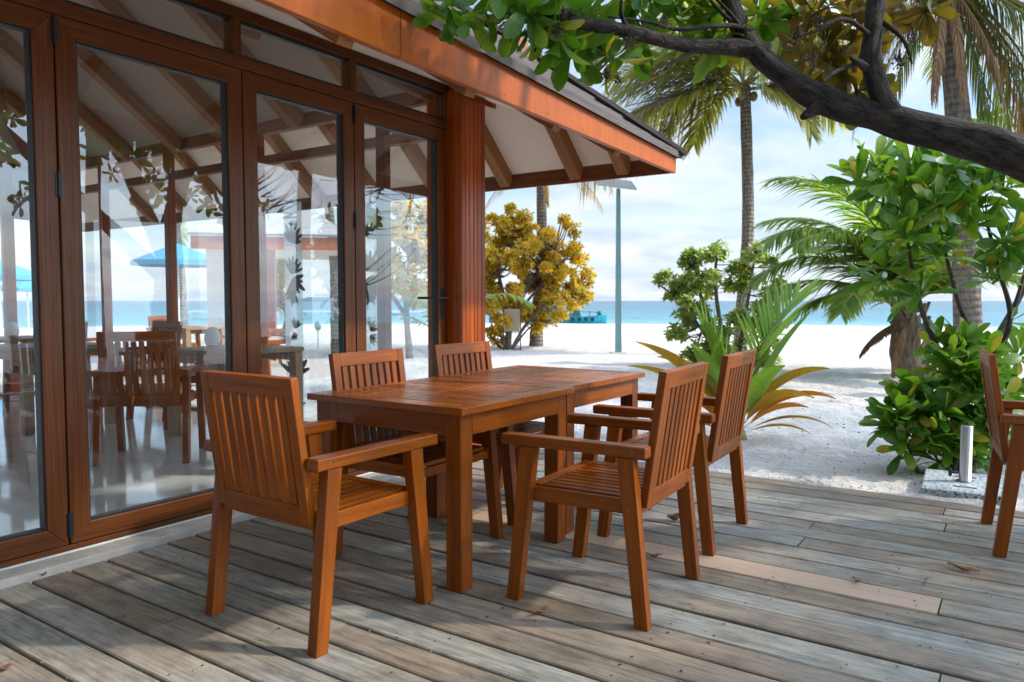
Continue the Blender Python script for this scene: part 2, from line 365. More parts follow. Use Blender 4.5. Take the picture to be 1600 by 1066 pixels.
def m_deck():
    m, t, p = newmat('weathered_deck'); gv = grainvec(t); pv = posvec(t)
    isl = island(t)
    n1 = noise(t, mapping(t, gv, (1.8, 60, 60)), 1.0, 8, .66, .5)
    n2 = noise(t, mapping(t, gv, (7, 260, 260)), 1.0, 3, .6)
    n3 = noise(t, pv, 2.3, 5, .6)
    n4 = noise(t, mapping(t, pv, (1, 2.5, 1)), 7.0, 6, .68)
    f = M(t, 'ADD', M(t, 'MULTIPLY', n1, .6), M(t, 'MULTIPLY', n2, .4))
    c = ramp(t, f, [(.30, (.10, .071, .044)), (.52, (.285, .217, .148)), (.75, (.46, .365, .265))])
    cool = ramp(t, f, [(.30, (.10, .097, .080)), (.52, (.285, .275, .232)), (.75, (.44, .425, .362))])
    c = mixc(t, ramp(t, M(t, 'ADD', M(t, 'MULTIPLY', isl, .28), M(t, 'MULTIPLY', n3, .85)), [(.40, 0.0), (.74, 1.0)]), c, cool)
    c = mixc(t, .85, c, ramp(t, isl, [(0, .80), (1, 1.14)]), 'MULTIPLY')
    c = mixc(t, .8, c, ramp(t, n4, [(.30, .36), (.54, .98), (.8, 1.2)]), 'MULTIPLY')          # damp dark stains
    saw = N(t, 'ShaderNodeTexWave', wave_type='BANDS', bands_direction='X'); saw.inputs['Scale'].default_value = 22; saw.inputs['Distortion'].default_value = 1.6; saw.inputs['Detail'].default_value = 3; saw.inputs['Detail Scale'].default_value = 3
    t.links.new(gv, saw.inputs['Vector'])
    sm = M(t, 'MULTIPLY', M(t, 'GREATER_THAN', M(t, 'FRACT', M(t, 'MULTIPLY', isl, 7.31)), .55), .07)
    c = mixc(t, sm, c, ramp(t, saw.outputs[0], [(.2, .5), (.8, 1.3)]), 'MULTIPLY')
    spl = ramp(t, noise(t, mapping(t, pv, (1, 1.4, 1)), 11, 4, .7), [(.70, 0.0), (.78, .55)])   # pale salt and paint splashes
    c = mixc(t, spl, c, (.55, .56, .54))
    vs = noise(t, pv, 95, 1); c = mixc(t, ramp(t, vs, [(.74, 0.0), (.78, .8)]), c, (.05, .035, .025))
    hsv = N(t, 'ShaderNodeAttribute', attribute_name='newboard')
    nb = ramp(t, f, [(.3, (.34, .225, .15)), (.7, (.55, .40, .285))])
    c = mixc(t, hsv.outputs['Fac'], c, nb)
    t.links.new(c, p.inputs['Base Color'])
    t.links.new(M(t, 'ADD', M(t, 'MULTIPLY', n4, .3), .45), p.inputs['Roughness'])
    bump(t, p, M(t, 'ADD', f, M(t, 'MULTIPLY', n4, .3)), .35, .006); return m
MT['deck'] = m_deck()
def m_sand():
    m, t, p = newmat('coral_sand'); pv = posvec(t)
    n1 = noise(t, pv, 1.3, 6, .6); n2 = noise(t, pv, 14, 5, .65); n3 = noise(t, pv, 260, 2)
    c = ramp(t, n1, [(.3, (.51, .482, .445)), (.7, (.63, .602, .562))])
    c = mixc(t, .4, c, ramp(t, n2, [(.3, .78), (.6, 1.05)]), 'MULTIPLY')
    c = mixc(t, .5, c, ramp(t, n3, [(.32, .72), (.5, 1.05)]), 'MULTIPLY')
    t.links.new(c, p.inputs['Base Color']); p.inputs['Roughness'].default_value = .95; p.inputs['Specular IOR Level'].default_value = .15
    bump(t, p, M(t, 'ADD', M(t, 'MULTIPLY', noise(t, pv, 3.2, 6, .65), 1.0), M(t, 'MULTIPLY', n2, .35)), 1.0, .09); return m
MT['sand'] = m_sand()
def m_sea():
    m, t, p = newmat('lagoon_water'); pv = posvec(t)
    ln = N(t, 'ShaderNodeVectorMath', operation='LENGTH'); t.links.new(pv, ln.inputs[0])
    r = M(t, 'DIVIDE', ln.outputs['Value'], 600.0, True)
    n = noise(t, mapping(t, pv, (.02, .02, .02)), 1.0, 4)
    r = M(t, 'ADD', r, M(t, 'MULTIPLY', M(t, 'SUBTRACT', n, .5), .06))
    c = ramp(t, r, [(.0, (.24, .46, .48)), (.115, (.15, .38, .42)), (.15, (.05, .24, .30)), (.35, (.03, .155, .215)), (1, (.035, .13, .19))])
    t.links.new(c, p.inputs['Base Color']); p.inputs['Roughness'].default_value = .22; p.inputs['IOR'].default_value = 1.33
    h = M(t, 'ADD', noise(t, mapping(t, pv, (.55, .55, 1)), 1.0, 5, .6, .5), M(t, 'MULTIPLY', noise(t, mapping(t, pv, (.09, .09, 1)), 1.0, 3), 2.0))
    bump(t, p, h, 1.0, 1.1); return m
MT['sea'] = m_sea()
def m_shingle():
    m, t, p = newmat('roof_shingle'); gv = grainvec(t)
    st_ = noise(t, mapping(t, gv, (7, 7, 60)), 1.0, 5, .65); s2 = noise(t, mapping(t, gv, (1.2, 60, 60)), 1.0, 4, .6)
    c = ramp(t, M(t, 'ADD', M(t, 'MULTIPLY', st_, .5), M(t, 'MULTIPLY', s2, .5)), [(.32, (.060, .050, .046)), (.5, (.105, .090, .083)), (.7, (.155, .135, .125))])
    c = mixc(t, .8, c, ramp(t, island(t), [(0, .7), (1, 1.25)]), 'MULTIPLY')
    t.links.new(c, p.inputs['Base Color']); p.inputs['Roughness'].default_value = .9
    bump(t, p, noise(t, gv, 120, 3), .5, .006); return m
MT['shingle'] = m_shingle()
def m_terrazzo():
    m, t, p = newmat('terrazzo'); ov = objvec(t)
    v = N(t, 'ShaderNodeTexVoronoi'); v.inputs['Scale'].default_value = 90; t.links.new(ov, v.inputs['Vector'])
    c = ramp(t, v.outputs['Color'], [(.15, (.10, .12, .13)), (.4, (.36, .41, .42)), (.8, (.55, .60, .60))])
    t.links.new(c, p.inputs['Base Color']); p.inputs['Roughness'].default_value = .6; bump(t, p, v.outputs['Distance'], .3, .004); return m
MT['terrazzo'] = m_terrazzo()
MAIN_BUILD = True

# ================================================================== ground, sea
def ground_z(x, y):
    d = math.hypot(x, y)
    z = -0.03
    if y < 4.80: z = -0.14
    elif y < 5.05: z = -0.14 + (y - 4.80) / .25 * .115
    if d > 14: z -= min(d - 14, 40) * .0095
    if d > 54: z -= (d - 54) * .085
    z = max(z, -6.0)
    if y >= 4.85 and d < 60:
        a = min(1.0, max(0, y - 4.95) / .5)
        z += a * (.030 * mnoise.noise(Vector((x * 2.6, y * 2.6, 0))) + .034 * min(0, mnoise.noise(Vector((x * 4.5, y * 4.5, 3))) + .12) + .012 * mnoise.noise(Vector((x * 9, y * 9, 1))) + .03 * mnoise.noise(Vector((x * .7, y * .7, 7))))
        z += .040 * math.exp(-((y - 5.02) / .14) ** 2) * (.80 + 1.3 * mnoise.noise(Vector((x * 2.3, y * 2, 5))) + .5 * mnoise.noise(Vector((x * 9, y * 9, 8))))
    if d >= 60: z = min(z, -1.2) if d > 70 else z
    return z
def axis_steps(a, b, fine, far):
    out = list(np.arange(a, b, fine)); s = fine; v = b
    while v < far: out.append(v); s *= 1.22; v += s
    s = fine; v = a - fine; left = []
    while v > -far: left.append(v); s *= 1.22; v -= s
    return left[::-1] + out
gx, gy = axis_steps(-4.2, 3.2, .055, 700), axis_steps(4.75, 11.5, .05, 700)
GV = [(x, y, ground_z(x, y)) for y in gy for x in gx]; nx = len(gx)
GF = [(j * nx + i, j * nx + i + 1, (j + 1) * nx + i + 1, (j + 1) * nx + i) for j in range(len(gy) - 1) for i in range(nx - 1)]
tag(mesh_obj('beach_sand', GV, GF, MT['sand']), 'pale coral sand beach beyond the deck', 'sand', kind='structure')
S = 9000
tag(mesh_obj('sea', [(-S, -S, -1.0), (S, -S, -1.0), (S, S, -1.0), (-S, S, -1.0)], [(0, 1, 2, 3)], MT['sea'], smooth=False), 'turquoise lagoon reaching to the horizon', 'sea', kind='structure')
hv = []; hf = []
for k in range(60):
    p = at(330 + k * 5.5, 470, 1700); h = 9 + 8 * mnoise.noise(Vector((k * .25, 0, 0))) + 4 * mnoise.noise(Vector((k * .9, 4, 0)))
    e = min(1, k / 8, (59 - k) / 8)
    b = len(hv); q = p + Vector((p.x, p.y, 0)).normalized() * 120
    hv += [(p.x, p.y, -2), ((p.x + q.x) / 2, (p.y + q.y) / 2, max(-1.5, h * e)), (q.x, q.y, -2)]
    if k: hf += [(b - 3, b, b + 1, b - 2), (b - 2, b + 1, b + 2, b - 1)]
tag(mesh_obj('island_hills', hv, hf, MT['island']), 'low wooded island on the horizon seen through the glass doors', 'island', kind='structure')

# ================================================================== deck
EDG = [-0.5, -.34, -.18, -.02, .14, .30, .46, .62, .79, .955, 1.114, 1.275, 1.43, 1.59, 1.745, 1.89, 2.035, 2.185, 2.345, 2.5, 2.685, 2.845, 3.01, 3.178, 3.36, 3.52, 3.69, 3.86, 4.02, 4.17, 4.35, 4.53, 4.69, 4.86, 5.02]
GAP = {2.685: .016, 1.43: .012, 4.02: .012, 4.35: .010, 2.345: .011, 1.59: .010, 2.845: .004, 3.52: .004, 3.86: .003, 1.114: .011, 4.53: .003, 1.89: .011}
JOINT = {4.69: [-.33], 4.35: [-.30], 4.02: [-.88], 3.69: [-.86], 3.178: [-.23, -2.45], 2.5: [-.18], 1.745: [-2.0], 1.43: [-2.55, .4], 2.185: [-1.95], 3.36: [.9], 3.01: [-2.6, 1.2], 2.845: [1.5], 3.86: [-2.9], 1.114: [-1.2], .955: [-2.3], 4.17: [1.1]}
dk = MB(); newb = []
for i in range(len(EDG) - 1):
    y0, y1 = EDG[i], EDG[i + 1]
    g0, g1 = GAP.get(y0, .0095) / 2 + .001, GAP.get(y1, .0095) / 2 + .001
    xs = [-3.40] + sorted(JOINT.get(y0, [])) + [4.6]
    for k in range(len(xs) - 1):
        a, b = xs[k] + (.003 if k else .0), xs[k + 1] - .003
        dz = random.uniform(-.002, .002); t = random.uniform(-.0012, .0012)
        ya, yb = y0 + g0, y1 - g1; c = .0045
        m = max(2, int((b - a) / .35)); base = len(dk.v); o = Vector((random.uniform(0, 60), random.uniform(0, 60), random.uniform(0, 60)))
        for j in range(m + 1):
            x = a + (b - a) * j / m
            wob = .0022 * mnoise.noise(Vector((x * 1.3, y0 * 9, 0))); wz = .0015 * mnoise.noise(Vector((x * .9, y0 * 5, 9)))
            for (yy, z) in ((ya, -.034), (ya, -c), (ya + c, 0), (yb - c, 0), (yb, -c), (yb, -.034)):
                zt = z + dz + wz + t * (1 if yy > (ya + yb) / 2 else -1) if z > -.03 else z
                dk.v.append(Vector((x, yy + wob, zt))); dk.g.append(Vector((x - a, yy - ya, z)) + o)
        for j in range(m):
            for q in range(5):
                s = base + j * 6 + q; dk.f.append((s, s + 6, s + 7, s + 1))
        dk.f.append(tuple(base + q for q in range(6))); dk.f.append(tuple(base + m * 6 + q for q in reversed(range(6))))
        newb += [1.0 if (y0 == 3.178 and k == 1) else (.15 if y0 in (2.185, 1.275) else 0.0)] * (len(dk.v) - base)
deck = tag(dk.build('deck', MT['deck']), 'weathered grey plank deck under the tables', 'deck', kind='structure')
a_ = deck.data.attributes.new('newboard', 'FLOAT', 'POINT'); a_.data.foreach_set('value', newb)
nl = MB()
for i in range(8, len(EDG) - 1):
    for xj in (-3.3, -2.72, -2.16, -1.6, -1.02, -.86, -.30, .28, .86):
        for yy in (EDG[i] + .035, EDG[i + 1] - .035):
            if random.random() < .82:
                c = Vector((xj + random.uniform(-.02, .02), yy + random.uniform(-.01, .01), .0016)); r = random.uniform(.0035, .006); b = len(nl.v)
                for k in range(6): nl.v.append(c + Vector((r * math.cos(k * math.pi / 3), r * math.sin(k * math.pi / 3), 0))); nl.g.append(c)
                nl.f.append(tuple(b + k for k in range(6)))
nl.build('nail_head', MT['black'], deck, fix=False)

# ================================================================== restaurant building
W = -3.535
bld = thing('restaurant_building', 'timber restaurant with folding glass doors and orange fascia', 'building', (W, 2, 0))
OFF = Vector((-W, -2, 0))
def part(mb, name, mat, bevel=0.0, parent=None, smooth=False):
    """a part of the building: its mesh is kept in world measures, shifted under the building's own origin"""
    o = mb.build(name, mat, parent or bld, bevel, smooth)
    if parent is None: o.location = OFF
    return o
m = MB(); m.box(W - 6.6, W - .005, -6, 4.62, -.1, .040)
o = m.build('floor', MT['floor']); tag(o, 'polished concrete floor inside the restaurant', 'floor', kind='structure')
m = MB(); m.box(W + .002, -3.405, -6, 4.62, -.12, .034); part(m, 'threshold_step', MT['concrete'], .006)
# sill and head rails, transom frames
m = MB(); m.box(W - .08, W, -1.2, 4.39, .041, .066); part(m, 'sill_rail', MT['frame'], .003)
m = MB(); m.box(W - .09, W + .004, -6, 4.39, 2.421, 2.484); part(m, 'head_rail', MT['frame'], .004)
m = MB(); m.box(W - .09, W + .002, -6, 4.39, 2.684, 2.74); part(m, 'top_rail', MT['frame'], .004)
TR = [-6, -1.15, -.22, .73, 1.68, 2.585, 3.435, 4.37]
for i, y in enumerate(TR[1:]):
    m = MB(); m.box(W - .085, W + .006, y - .025, y + .025, 2.485, 2.683, 'z'); part(m, 'transom_post', MT['frame'], .003)
for i in range(1, len(TR) - 1):
    y0, y1 = TR[i] + .026, TR[i + 1] - .026
    m = MB()
    for a, b, c, d in ((y0, y1, 2.4845, 2.503), (y0, y1, 2.667, 2.6835)): m.box(W - .055, W - .02, a, b, c, d)
    f = part(m, 'transom_window', MT['gasket'])
    m = MB(); m.box(W - .040, W - .035, y0, y1, 2.503, 2.667); m.build('pane', MT['glass'], f)
def mitred(mb, y0, y1, z0, z1, wl, wb, wt, x0, x1):
    """four boards meeting in mitres in the plane of the wall"""
    O = [(y0, z0), (y1, z0), (y1, z1), (y0, z1)]; I = [(y0 + wl, z0 + wb), (y1 - wl, z0 + wb), (y1 - wl, z1 - wt), (y0 + wl, z1 - wt)]
    for k in range(4):
        a, b = k, (k + 1) % 4
        P = lambda q, x: (x, q[0], q[1])
        mb.hexa([P(O[a], x0), P(I[a], x0), P(I[a], x1), P(O[a], x1), P(O[b], x0), P(I[b], x0), P(I[b], x1), P(O[b], x1)])
LEAF = [(-1.12, -.245), (-.235, .70), (.708, 1.653), (1.661, 2.612), (2.619, 3.436), (3.443, 4.348)]
def handle(par, y, dx):
    m = MB(); x = W + .001 if dx > 0 else W - .071
    m.box(*sorted((x, x + dx * .008)), y - .018, y + .018, 1.045, 1.265)
    m.tube([(x, y, 1.19), (x + dx * .055, y, 1.19)], .010, 10)
    m.tube([(x + dx * .055, y + .012, 1.19), (x + dx * .055, y - .125, 1.19)], .0095, 10)
    m.tube([(x + dx * .008, y, 1.09), (x + dx * .014, y, 1.09)], .009, 10)
    return m.build('handle', MT['black'], par, .002)
for i, (y0, y1) in enumerate(LEAF):
    m = MB(); mitred(m, y0, y1, .070, 2.416, .088, .085, .088, W - .07, W)
    d = part(m, 'glass_door', MT['frame'], .004)
    m = MB(); mitred(m, y0 + .0885, y1 - .0885, .1555, 2.3275, .008, .008, .008, W - .055, W - .012); m.build('gasket', MT['gasket'], d)
    m = MB(); m.box(W - .037, W - .031, y0 + .094, y1 - .094, .16, 2.322, 'z'); m.build('pane', MT['glass'], d)
    if i in (1, 3, 5):
        for z in (.16, 1.68, 2.34):
            m = MB(); m.tube([(W + .008, y0 - .004, z - .055), (W + .008, y0 - .004, z + .055)], .009, 8); m.box(W + .0005, W + .004, y0 - .018, y0 + .012, z - .05, z + .05, 'z')
            m.build('hinge', MT['black'], d)
    if i == 5: handle(d, 4.305, 1); handle(d, 4.305, -1)
m = MB(); m.box(W - .08, W, -6, -1.13, .04, 2.42); part(m, 'wall', MT['wall'])
# corner column, grooved
m = MB(); m.box(-3.745, -3.412, 4.39, 4.655, -.1, 2.76, 'z')
co = part(m, 'column', MT['column'])
m = MB()
for k in range(6):
    a = 4.365 + k * .049; m.box(-3.411, -3.398, a, a + .0455, .0, 2.70, 'z')
for k in range(4):
    a = -3.70 + k * .075; m.box(a, a + .072, 4.362, 4.389, .0, 2.70, 'z')
for k in range(5):
    a = -3.745 + k * .066; m.box(a, a + .062, 4.656, 4.668, .0, 2.70, 'z')
m.build('cladding', MT['column'], co, .003)
m = MB(); m.hexa([(-3.397, 4.345, 2.63), (-3.397, 4.40, 2.63), (-3.397, 4.40, 2.70), (-3.397, 4.345, 2.70), (-3.115, 4.345, 2.515), (-3.115, 4.40, 2.515), (-3.115, 4.40, 2.55), (-3.115, 4.345, 2.55)])
m.build('cap_board', MT['column'], co, .003)
# fascia, roof, soffit
XF, YC = -2.30, 5.70
m = MB()
fz = lambda y: (2.174 + .020 * (YC - y), 2.300 + .045 * (YC - y))
for a, b in ((-6, -1.6), (-1.597, 2.52), (2.523, YC)):
    xo = XF + random.uniform(0, .0015); xi = XF - .035
    m.hexa([(xo, a, fz(a)[0]), (xi, a, fz(a)[0]), (xi, a, fz(a)[1]), (xo, a, fz(a)[1]), (xo, b, fz(b)[0]), (xi, b, fz(b)[0]), (xi, b, fz(b)[1]), (xo, b, fz(b)[1])])
fs = part(m, 'fascia', MT['fascia'], .004)
m = MB()
for y in np.arange(-.5, 5.6, .425):
    for z in (fz(y)[0] + .03, fz(y)[1] - .035): m.tube([(XF - .001, y + random.uniform(-.01, .01), z), (XF + .0022, y, z)], .0035, 6)
tag(m.build('nail_head', MT['brass'], fs), kind='stuff')
m = MB(); m.box(-11.6, XF - .0355, YC - .04, YC - .003, 2.174, 2.298); part(m, 'end_fascia', MT['darkbeam'], .004)
SN, SE = .76, .90; K = SN / SE                     # near and end pitches; hip goes K back for one inwards
EX, EY, EZ = XF + .028, YC + .06, 2.292
shear = lambda mb, k: [setattr(v, 'z', v.z + k * (YC - v.y)) for v in mb.v]
m = MB(); RD = 4.45; n = 26
for k in range(n):                                  # near slope, course by course
    a, b = RD * k / n, RD * (k + 1) / n + .03
    P = lambda d, y, u: (EX - d, y, EZ + SN * d + u)
    u0, u1 = (.034 if k else .05), .010
    pts = [P(a, -7, u0), P(a, EY - K * a + .012, u0), P(b, EY - K * b + .012, u1), P(b, -7, u1)]
    e_ = .022 if k else .052
    low = [P(a, -7, u0 - e_), P(a, EY - K * a + .012, u0 - e_), P(b, EY - K * b + .012, u1 - .012), P(b, -7, u1 - .012)]
    m.hexa([low[0], low[3], pts[3], pts[0], low[1], low[2], pts[2], pts[1]])
for k in range(n):                                  # end slope
    a, b = K * RD * k / n, K * RD * (k + 1) / n + .02
    Q = lambda d, x, u: (x, EY - d, EZ + SE * d + u)
    x0, x1 = EX - a / K, EX - b / K; xa, xb = -11.85 + a / K, -11.85 + b / K
    u0, u1 = .03, .008
    m.hexa([Q(a, x0, u0 - .02), Q(b, x1, u1 - .01), Q(b, x1, u1), Q(a, x0, u0), Q(a, xa, u0 - .02), Q(b, xb, u1 - .01), Q(b, xb, u1), Q(a, xa, u0)])
shear(m, .045); rf = part(m, 'roof', MT['shingle'])
m = MB(); m.poly([(EX - RD, -7, EZ + SN * RD), (EX - RD, EY - K * RD, EZ + SN * RD), (-11.85, EY, EZ), (-11.85, -7, EZ)], .03); shear(m, .045); m.build('far_slope', MT['shingle'], rf)
m = MB()
for d in np.linspace(0, 4.2, 30):
    pass
m.beam((EX + .01, EY + .01, EZ + .035), (EX - RD, EY - K * RD, EZ + SN * RD + .035), .14, .03); shear(m, .045); m.build('hip_cap', MT['shingle'], rf)
# soffit boards
m = MB()
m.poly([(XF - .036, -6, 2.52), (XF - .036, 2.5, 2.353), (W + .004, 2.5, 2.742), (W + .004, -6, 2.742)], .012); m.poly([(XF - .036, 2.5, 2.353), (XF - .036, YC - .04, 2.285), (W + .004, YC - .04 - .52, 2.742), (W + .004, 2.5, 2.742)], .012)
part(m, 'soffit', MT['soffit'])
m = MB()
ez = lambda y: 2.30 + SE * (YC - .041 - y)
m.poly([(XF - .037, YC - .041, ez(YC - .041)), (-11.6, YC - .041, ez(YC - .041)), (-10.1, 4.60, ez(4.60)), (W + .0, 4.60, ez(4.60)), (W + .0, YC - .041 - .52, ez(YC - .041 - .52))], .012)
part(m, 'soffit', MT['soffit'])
for y in (-.05, .8, 1.40, 2.24, 3.09, 3.94, 4.76):
    m = MB(); a, b = (XF - .037, y, 2.180 + .02 * (YC - y)), (W + .3, y, 2.180 + .02 * (YC - y) + .62 * (abs(W + .3 - XF) - .037)); m.beam(a, b, .085, .075, (0, 0, 1)); part(m, 'rafter', MT['rafter'], .004)
for x in (-2.72, -3.16, -3.88, -4.7, -5.5, -6.3, -7.1, -7.9, -8.7, -9.5):
    m = MB(); yb = 4.62; 
    if x > -3.0: yb = 5.25
    m.beam((x, YC - .042, 2.235), (x, yb, 2.235 + SE * (YC - .042 - yb)), .10, .13, (0, 0, 1)); part(m, 'rafter', MT['rafter'], .005)
# end wall and far wall: posts, rails and glass
YE, XB = 4.575, -10.0
for z0, z1, nm in ((.041, .075, 'sill_rail'), (2.42, 2.50, 'head_rail'), (2.70, 2.84, 'top_rail')):
    m = MB(); m.box(XB, -3.75, YE - .05, YE + .02, z0, z1); part(m, nm, MT['darkbeam'])
    m = MB(); m.box(XB - .05, XB + .02, -6, YE - .06, z0, z1); part(m, nm, MT['darkbeam'])
for x in (-4.36, -5.95, -7.4, -8.7, -9.9):
    m = MB(); m.box(x - .045, x + .045, YE - .055, YE + .025, .076, 2.839, 'z'); part(m, 'post', MT['column'] if x < -5 else MT['frame'], .004)
for y in (-2.2, -.6, 1.0, 2.6, 4.1):
    m = MB(); m.box(XB - .055, XB + .025, y - .06, y + .06, .076, 2.839, 'z'); part(m, 'post', MT['column'], .004)
XP = [-9.9, -8.7, -7.4, -5.95, -4.36, -3.76]
for i in range(5):
    m = MB(); m.box(XP[i] + .046, XP[i + 1] - .046, YE - .012, YE - .006, .08, 2.419); part(m, 'end_pane', MT['glass'])
# frosted sticker strips with leaf shapes on the end glazing
def leaf_hand(mb, cx, cz, s, rot, y, fingers=5):
    fingers += 2; s *= random.uniform(.8, 1.15); rot += random.uniform(-.5, .5)
    for k in range(fingers):
        a = rot + (k - (fingers - 1) / 2) * .40; L = s * random.uniform(.75, 1.1); w = s * random.uniform(.09, .15)
        pts = []
        for t in np.linspace(0, 1, 7): pts.append((t * L, w * (.35 + .75 * math.sin(math.pi * min(1, .12 + t * .86)))))
        pol = [(x, q) for x, q in pts] + [(x, -q) for x, q in reversed(pts)]
        mb.poly([(cx + x * math.cos(a) - q * math.sin(a), y - .0004 * k, cz + x * math.sin(a) + q * math.cos(a)) for x, q in pol], .0015, (0, -1, 0))
for x0, x1 in ((-5.60, -5.36), (-4.62, -4.43)):
    m = MB(); m.box(x0, x1, YE - .016, YE - .0135, .1, 2.05); st = part(m, 'sticker_strip', MT['frost'])
    c = (x0 + x1) / 2
    for (cz, s, rot, nf) in ((1.70, .20, 1.1, 5), (1.42, .19, 1.75, 4), (1.36, .2, -1.4, 5), (1.24, .15, -1.7, 4), (.92, .14, .9, 3), (.88, .12, -1.2, 3), (.50, .22, 1.4, 5), (.46, .19, -1.5, 5), (.2, .16, 1.6, 5)):
        m = MB(); leaf_hand(m, c + random.uniform(-.02, .02), cz, s * .85, rot, YE - .0165, nf); m.build('leaf_print', MT['decal'], st)
# ceiling inside and its rafters
zc = 2.80
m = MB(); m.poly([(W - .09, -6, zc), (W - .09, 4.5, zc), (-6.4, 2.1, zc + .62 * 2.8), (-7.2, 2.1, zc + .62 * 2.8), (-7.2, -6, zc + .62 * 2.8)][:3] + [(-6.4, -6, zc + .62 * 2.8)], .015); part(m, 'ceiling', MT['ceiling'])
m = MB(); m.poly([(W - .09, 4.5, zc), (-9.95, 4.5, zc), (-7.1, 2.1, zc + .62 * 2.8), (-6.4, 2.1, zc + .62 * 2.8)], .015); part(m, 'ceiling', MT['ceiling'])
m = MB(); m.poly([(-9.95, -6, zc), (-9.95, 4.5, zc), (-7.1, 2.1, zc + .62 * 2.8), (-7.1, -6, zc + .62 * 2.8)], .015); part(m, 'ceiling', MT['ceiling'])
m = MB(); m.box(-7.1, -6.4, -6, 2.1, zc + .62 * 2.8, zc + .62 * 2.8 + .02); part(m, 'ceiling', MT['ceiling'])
for y in (-2.4, -1.5, -.6, .25, 1.1, 1.95, 2.8, 3.6):
    L = 2.75 if y < 2.1 else max(.4, (4.5 - y) * 1.16)
    m = MB(); m.beam((W - .12, y, zc - .075), (W - .12 - L, y, zc - .075 + .62 * L), .11, .14); part(m, 'rafter', MT['rafter'], .004)
    m = MB(); m.beam((-9.9, y, zc - .075), (-9.9 + L, y, zc - .075 + .62 * L), .11, .14); part(m, 'rafter', MT['rafter'], .004)
for x in (-4.4, -5.3, -6.2, -7.1, -8.0, -8.9):
    L = max(.4, min(2.3, min(abs(x - W), abs(x + 9.95)) * .86))
    m = MB(); m.beam((x, 4.48, zc - .075), (x, 4.48 - L, zc - .075 + .72 * L), .11, .14); part(m, 'rafter', MT['rafter'], .004)
m = MB(); m.beam((W - .12, 4.45, zc - .08), (-6.4, 2.1, zc + .62 * 2.8 - .08), .12, .2); part(m, 'hip_beam', MT['darkbeam'], .004)
m = MB(); m.beam((-9.9, 4.45, zc - .08), (-7.1, 2.1, zc + .62 * 2.8 - .08), .12, .2); part(m, 'hip_beam', MT['darkbeam'], .004)
for y in (2.1, -.9):
    m = MB(); m.box(-9.95, W - .1, y - .07, y + .07, 2.86, 3.08); part(m, 'tie_beam', MT['darkbeam'], .004)

# ================================================================== chairs and tables
def chair_parts(t, wood_='teak', cushion=False):
    Wd = MT[wood_]
    m = MB(); n = 10                                              # seat: slats front to back and a front board
    for k in range(n):
        x = -.222 + .444 * k / (n - 1); m.beam((x, -.235, .447), (x, .165, .449), .037, .016)
    m.beam((-.243, .192, .450), (.243, .192, .450), .046, .018)
    m.build('seat', Wd, t, .002)
    m = MB()
    for sx in (-1, 1): m.box(sx * .262 - .0125, sx * .262 + .0125, -.232, .226, .398, .452)
    m.box(-.249, .249, .206, .228, .398, .438); m.box(-.249, .249, -.248, -.226, .40, .452)
    m.build('seat_frame', Wd, t, .003)
    lo, hi = (0, -.252, .425), (0, -.322, .92)                    # backrest, leaning
    dl = (Vector(hi) - Vector(lo)); L = dl.length; dl.normalize(); nrm = Vector((1, 0, 0)).cross(dl)
    Pt = lambda x, s: Vector((x, 0, 0)) + Vector(lo) + dl * s
    m = MB()
    for sx in (-1, 1): m.beam(Pt(sx * .229, 0), Pt(sx * .229, L), .044, .030, nrm)
    m.beam(Pt(-.207, L - .032), Pt(.207, L - .032), .064, .028, nrm); m.beam(Pt(-.207, .03), Pt(.207, .03), .060, .028, nrm)
    for k in range(8):
        x = -.1745 + .349 * k / 7; m.beam(Pt(x, .058), Pt(x, L - .062), .0330, .018, nrm)
    m.build('backrest', Wd, t, .003)
    for sx in (-1, 1):
        m = MB(); m.leg((sx * .287, -.272, 0), (sx * .287, -.205, .612), .046, .052, .046, .062)
        lg = m.build('leg', Wd, t, .003)
        m = MB(); m.tube([(sx * .3095, -.222, .425), (sx * .3112, -.222, .425)], .006, 8); m.build('screw', MT['brass'], lg)
        m = MB(); m.leg((sx * .287, .262, 0), (sx * .287, .196, .612), .046, .052, .046, .066)
        m.build('leg', Wd, t, .003)
        m = MB(); m.beam((sx * .285, -.285, .634), (sx * .285, .312, .634), .062, .042)
        ar = m.build('armrest', Wd, t, .006)
        m = MB(); m.tube([(sx * .3155, -.235, .636), (sx * .3172, -.235, .636)], .006, 8); m.build('screw', MT['brass'], ar)
    if cushion:
        m = MB(); m.box(-.235, .235, -.225, .205, .459, .515); m.build('cushion', MT['cushion'], t, .02)
    return t
GRP = 'teak chairs round the deck table'
chair0 = chair_parts(thing('armchair', 'orange brown slatted armchair at the near end of the table, its back to us', 'chair', (-2.185, 1.935, 0), R(-.8), GRP))
for loc, rz, lb in (((-1.378, 2.72, 0), 93, 'slatted armchair at the right side of the table, the nearer of that pair'),
                    ((-1.448, 3.615, 0), 92.4, 'slatted armchair at the right side of the table, in front of the coconut seedling'),
                    ((-2.372, 2.705, 0), -88, 'slatted armchair pushed in by the glass doors, beside the near half of the table'),
                    ((-2.42, 3.51, 0), -91.5, 'bright orange slatted armchair pushed in nearest the wooden column'),
                    ((.178, 4.395, 0), -83, 'slatted armchair cut off by the right edge, beside the steel tube')):
    c = copy_tree(chair0); c.location = loc; c.rotation_euler.z = R(rz); c['label'] = lb
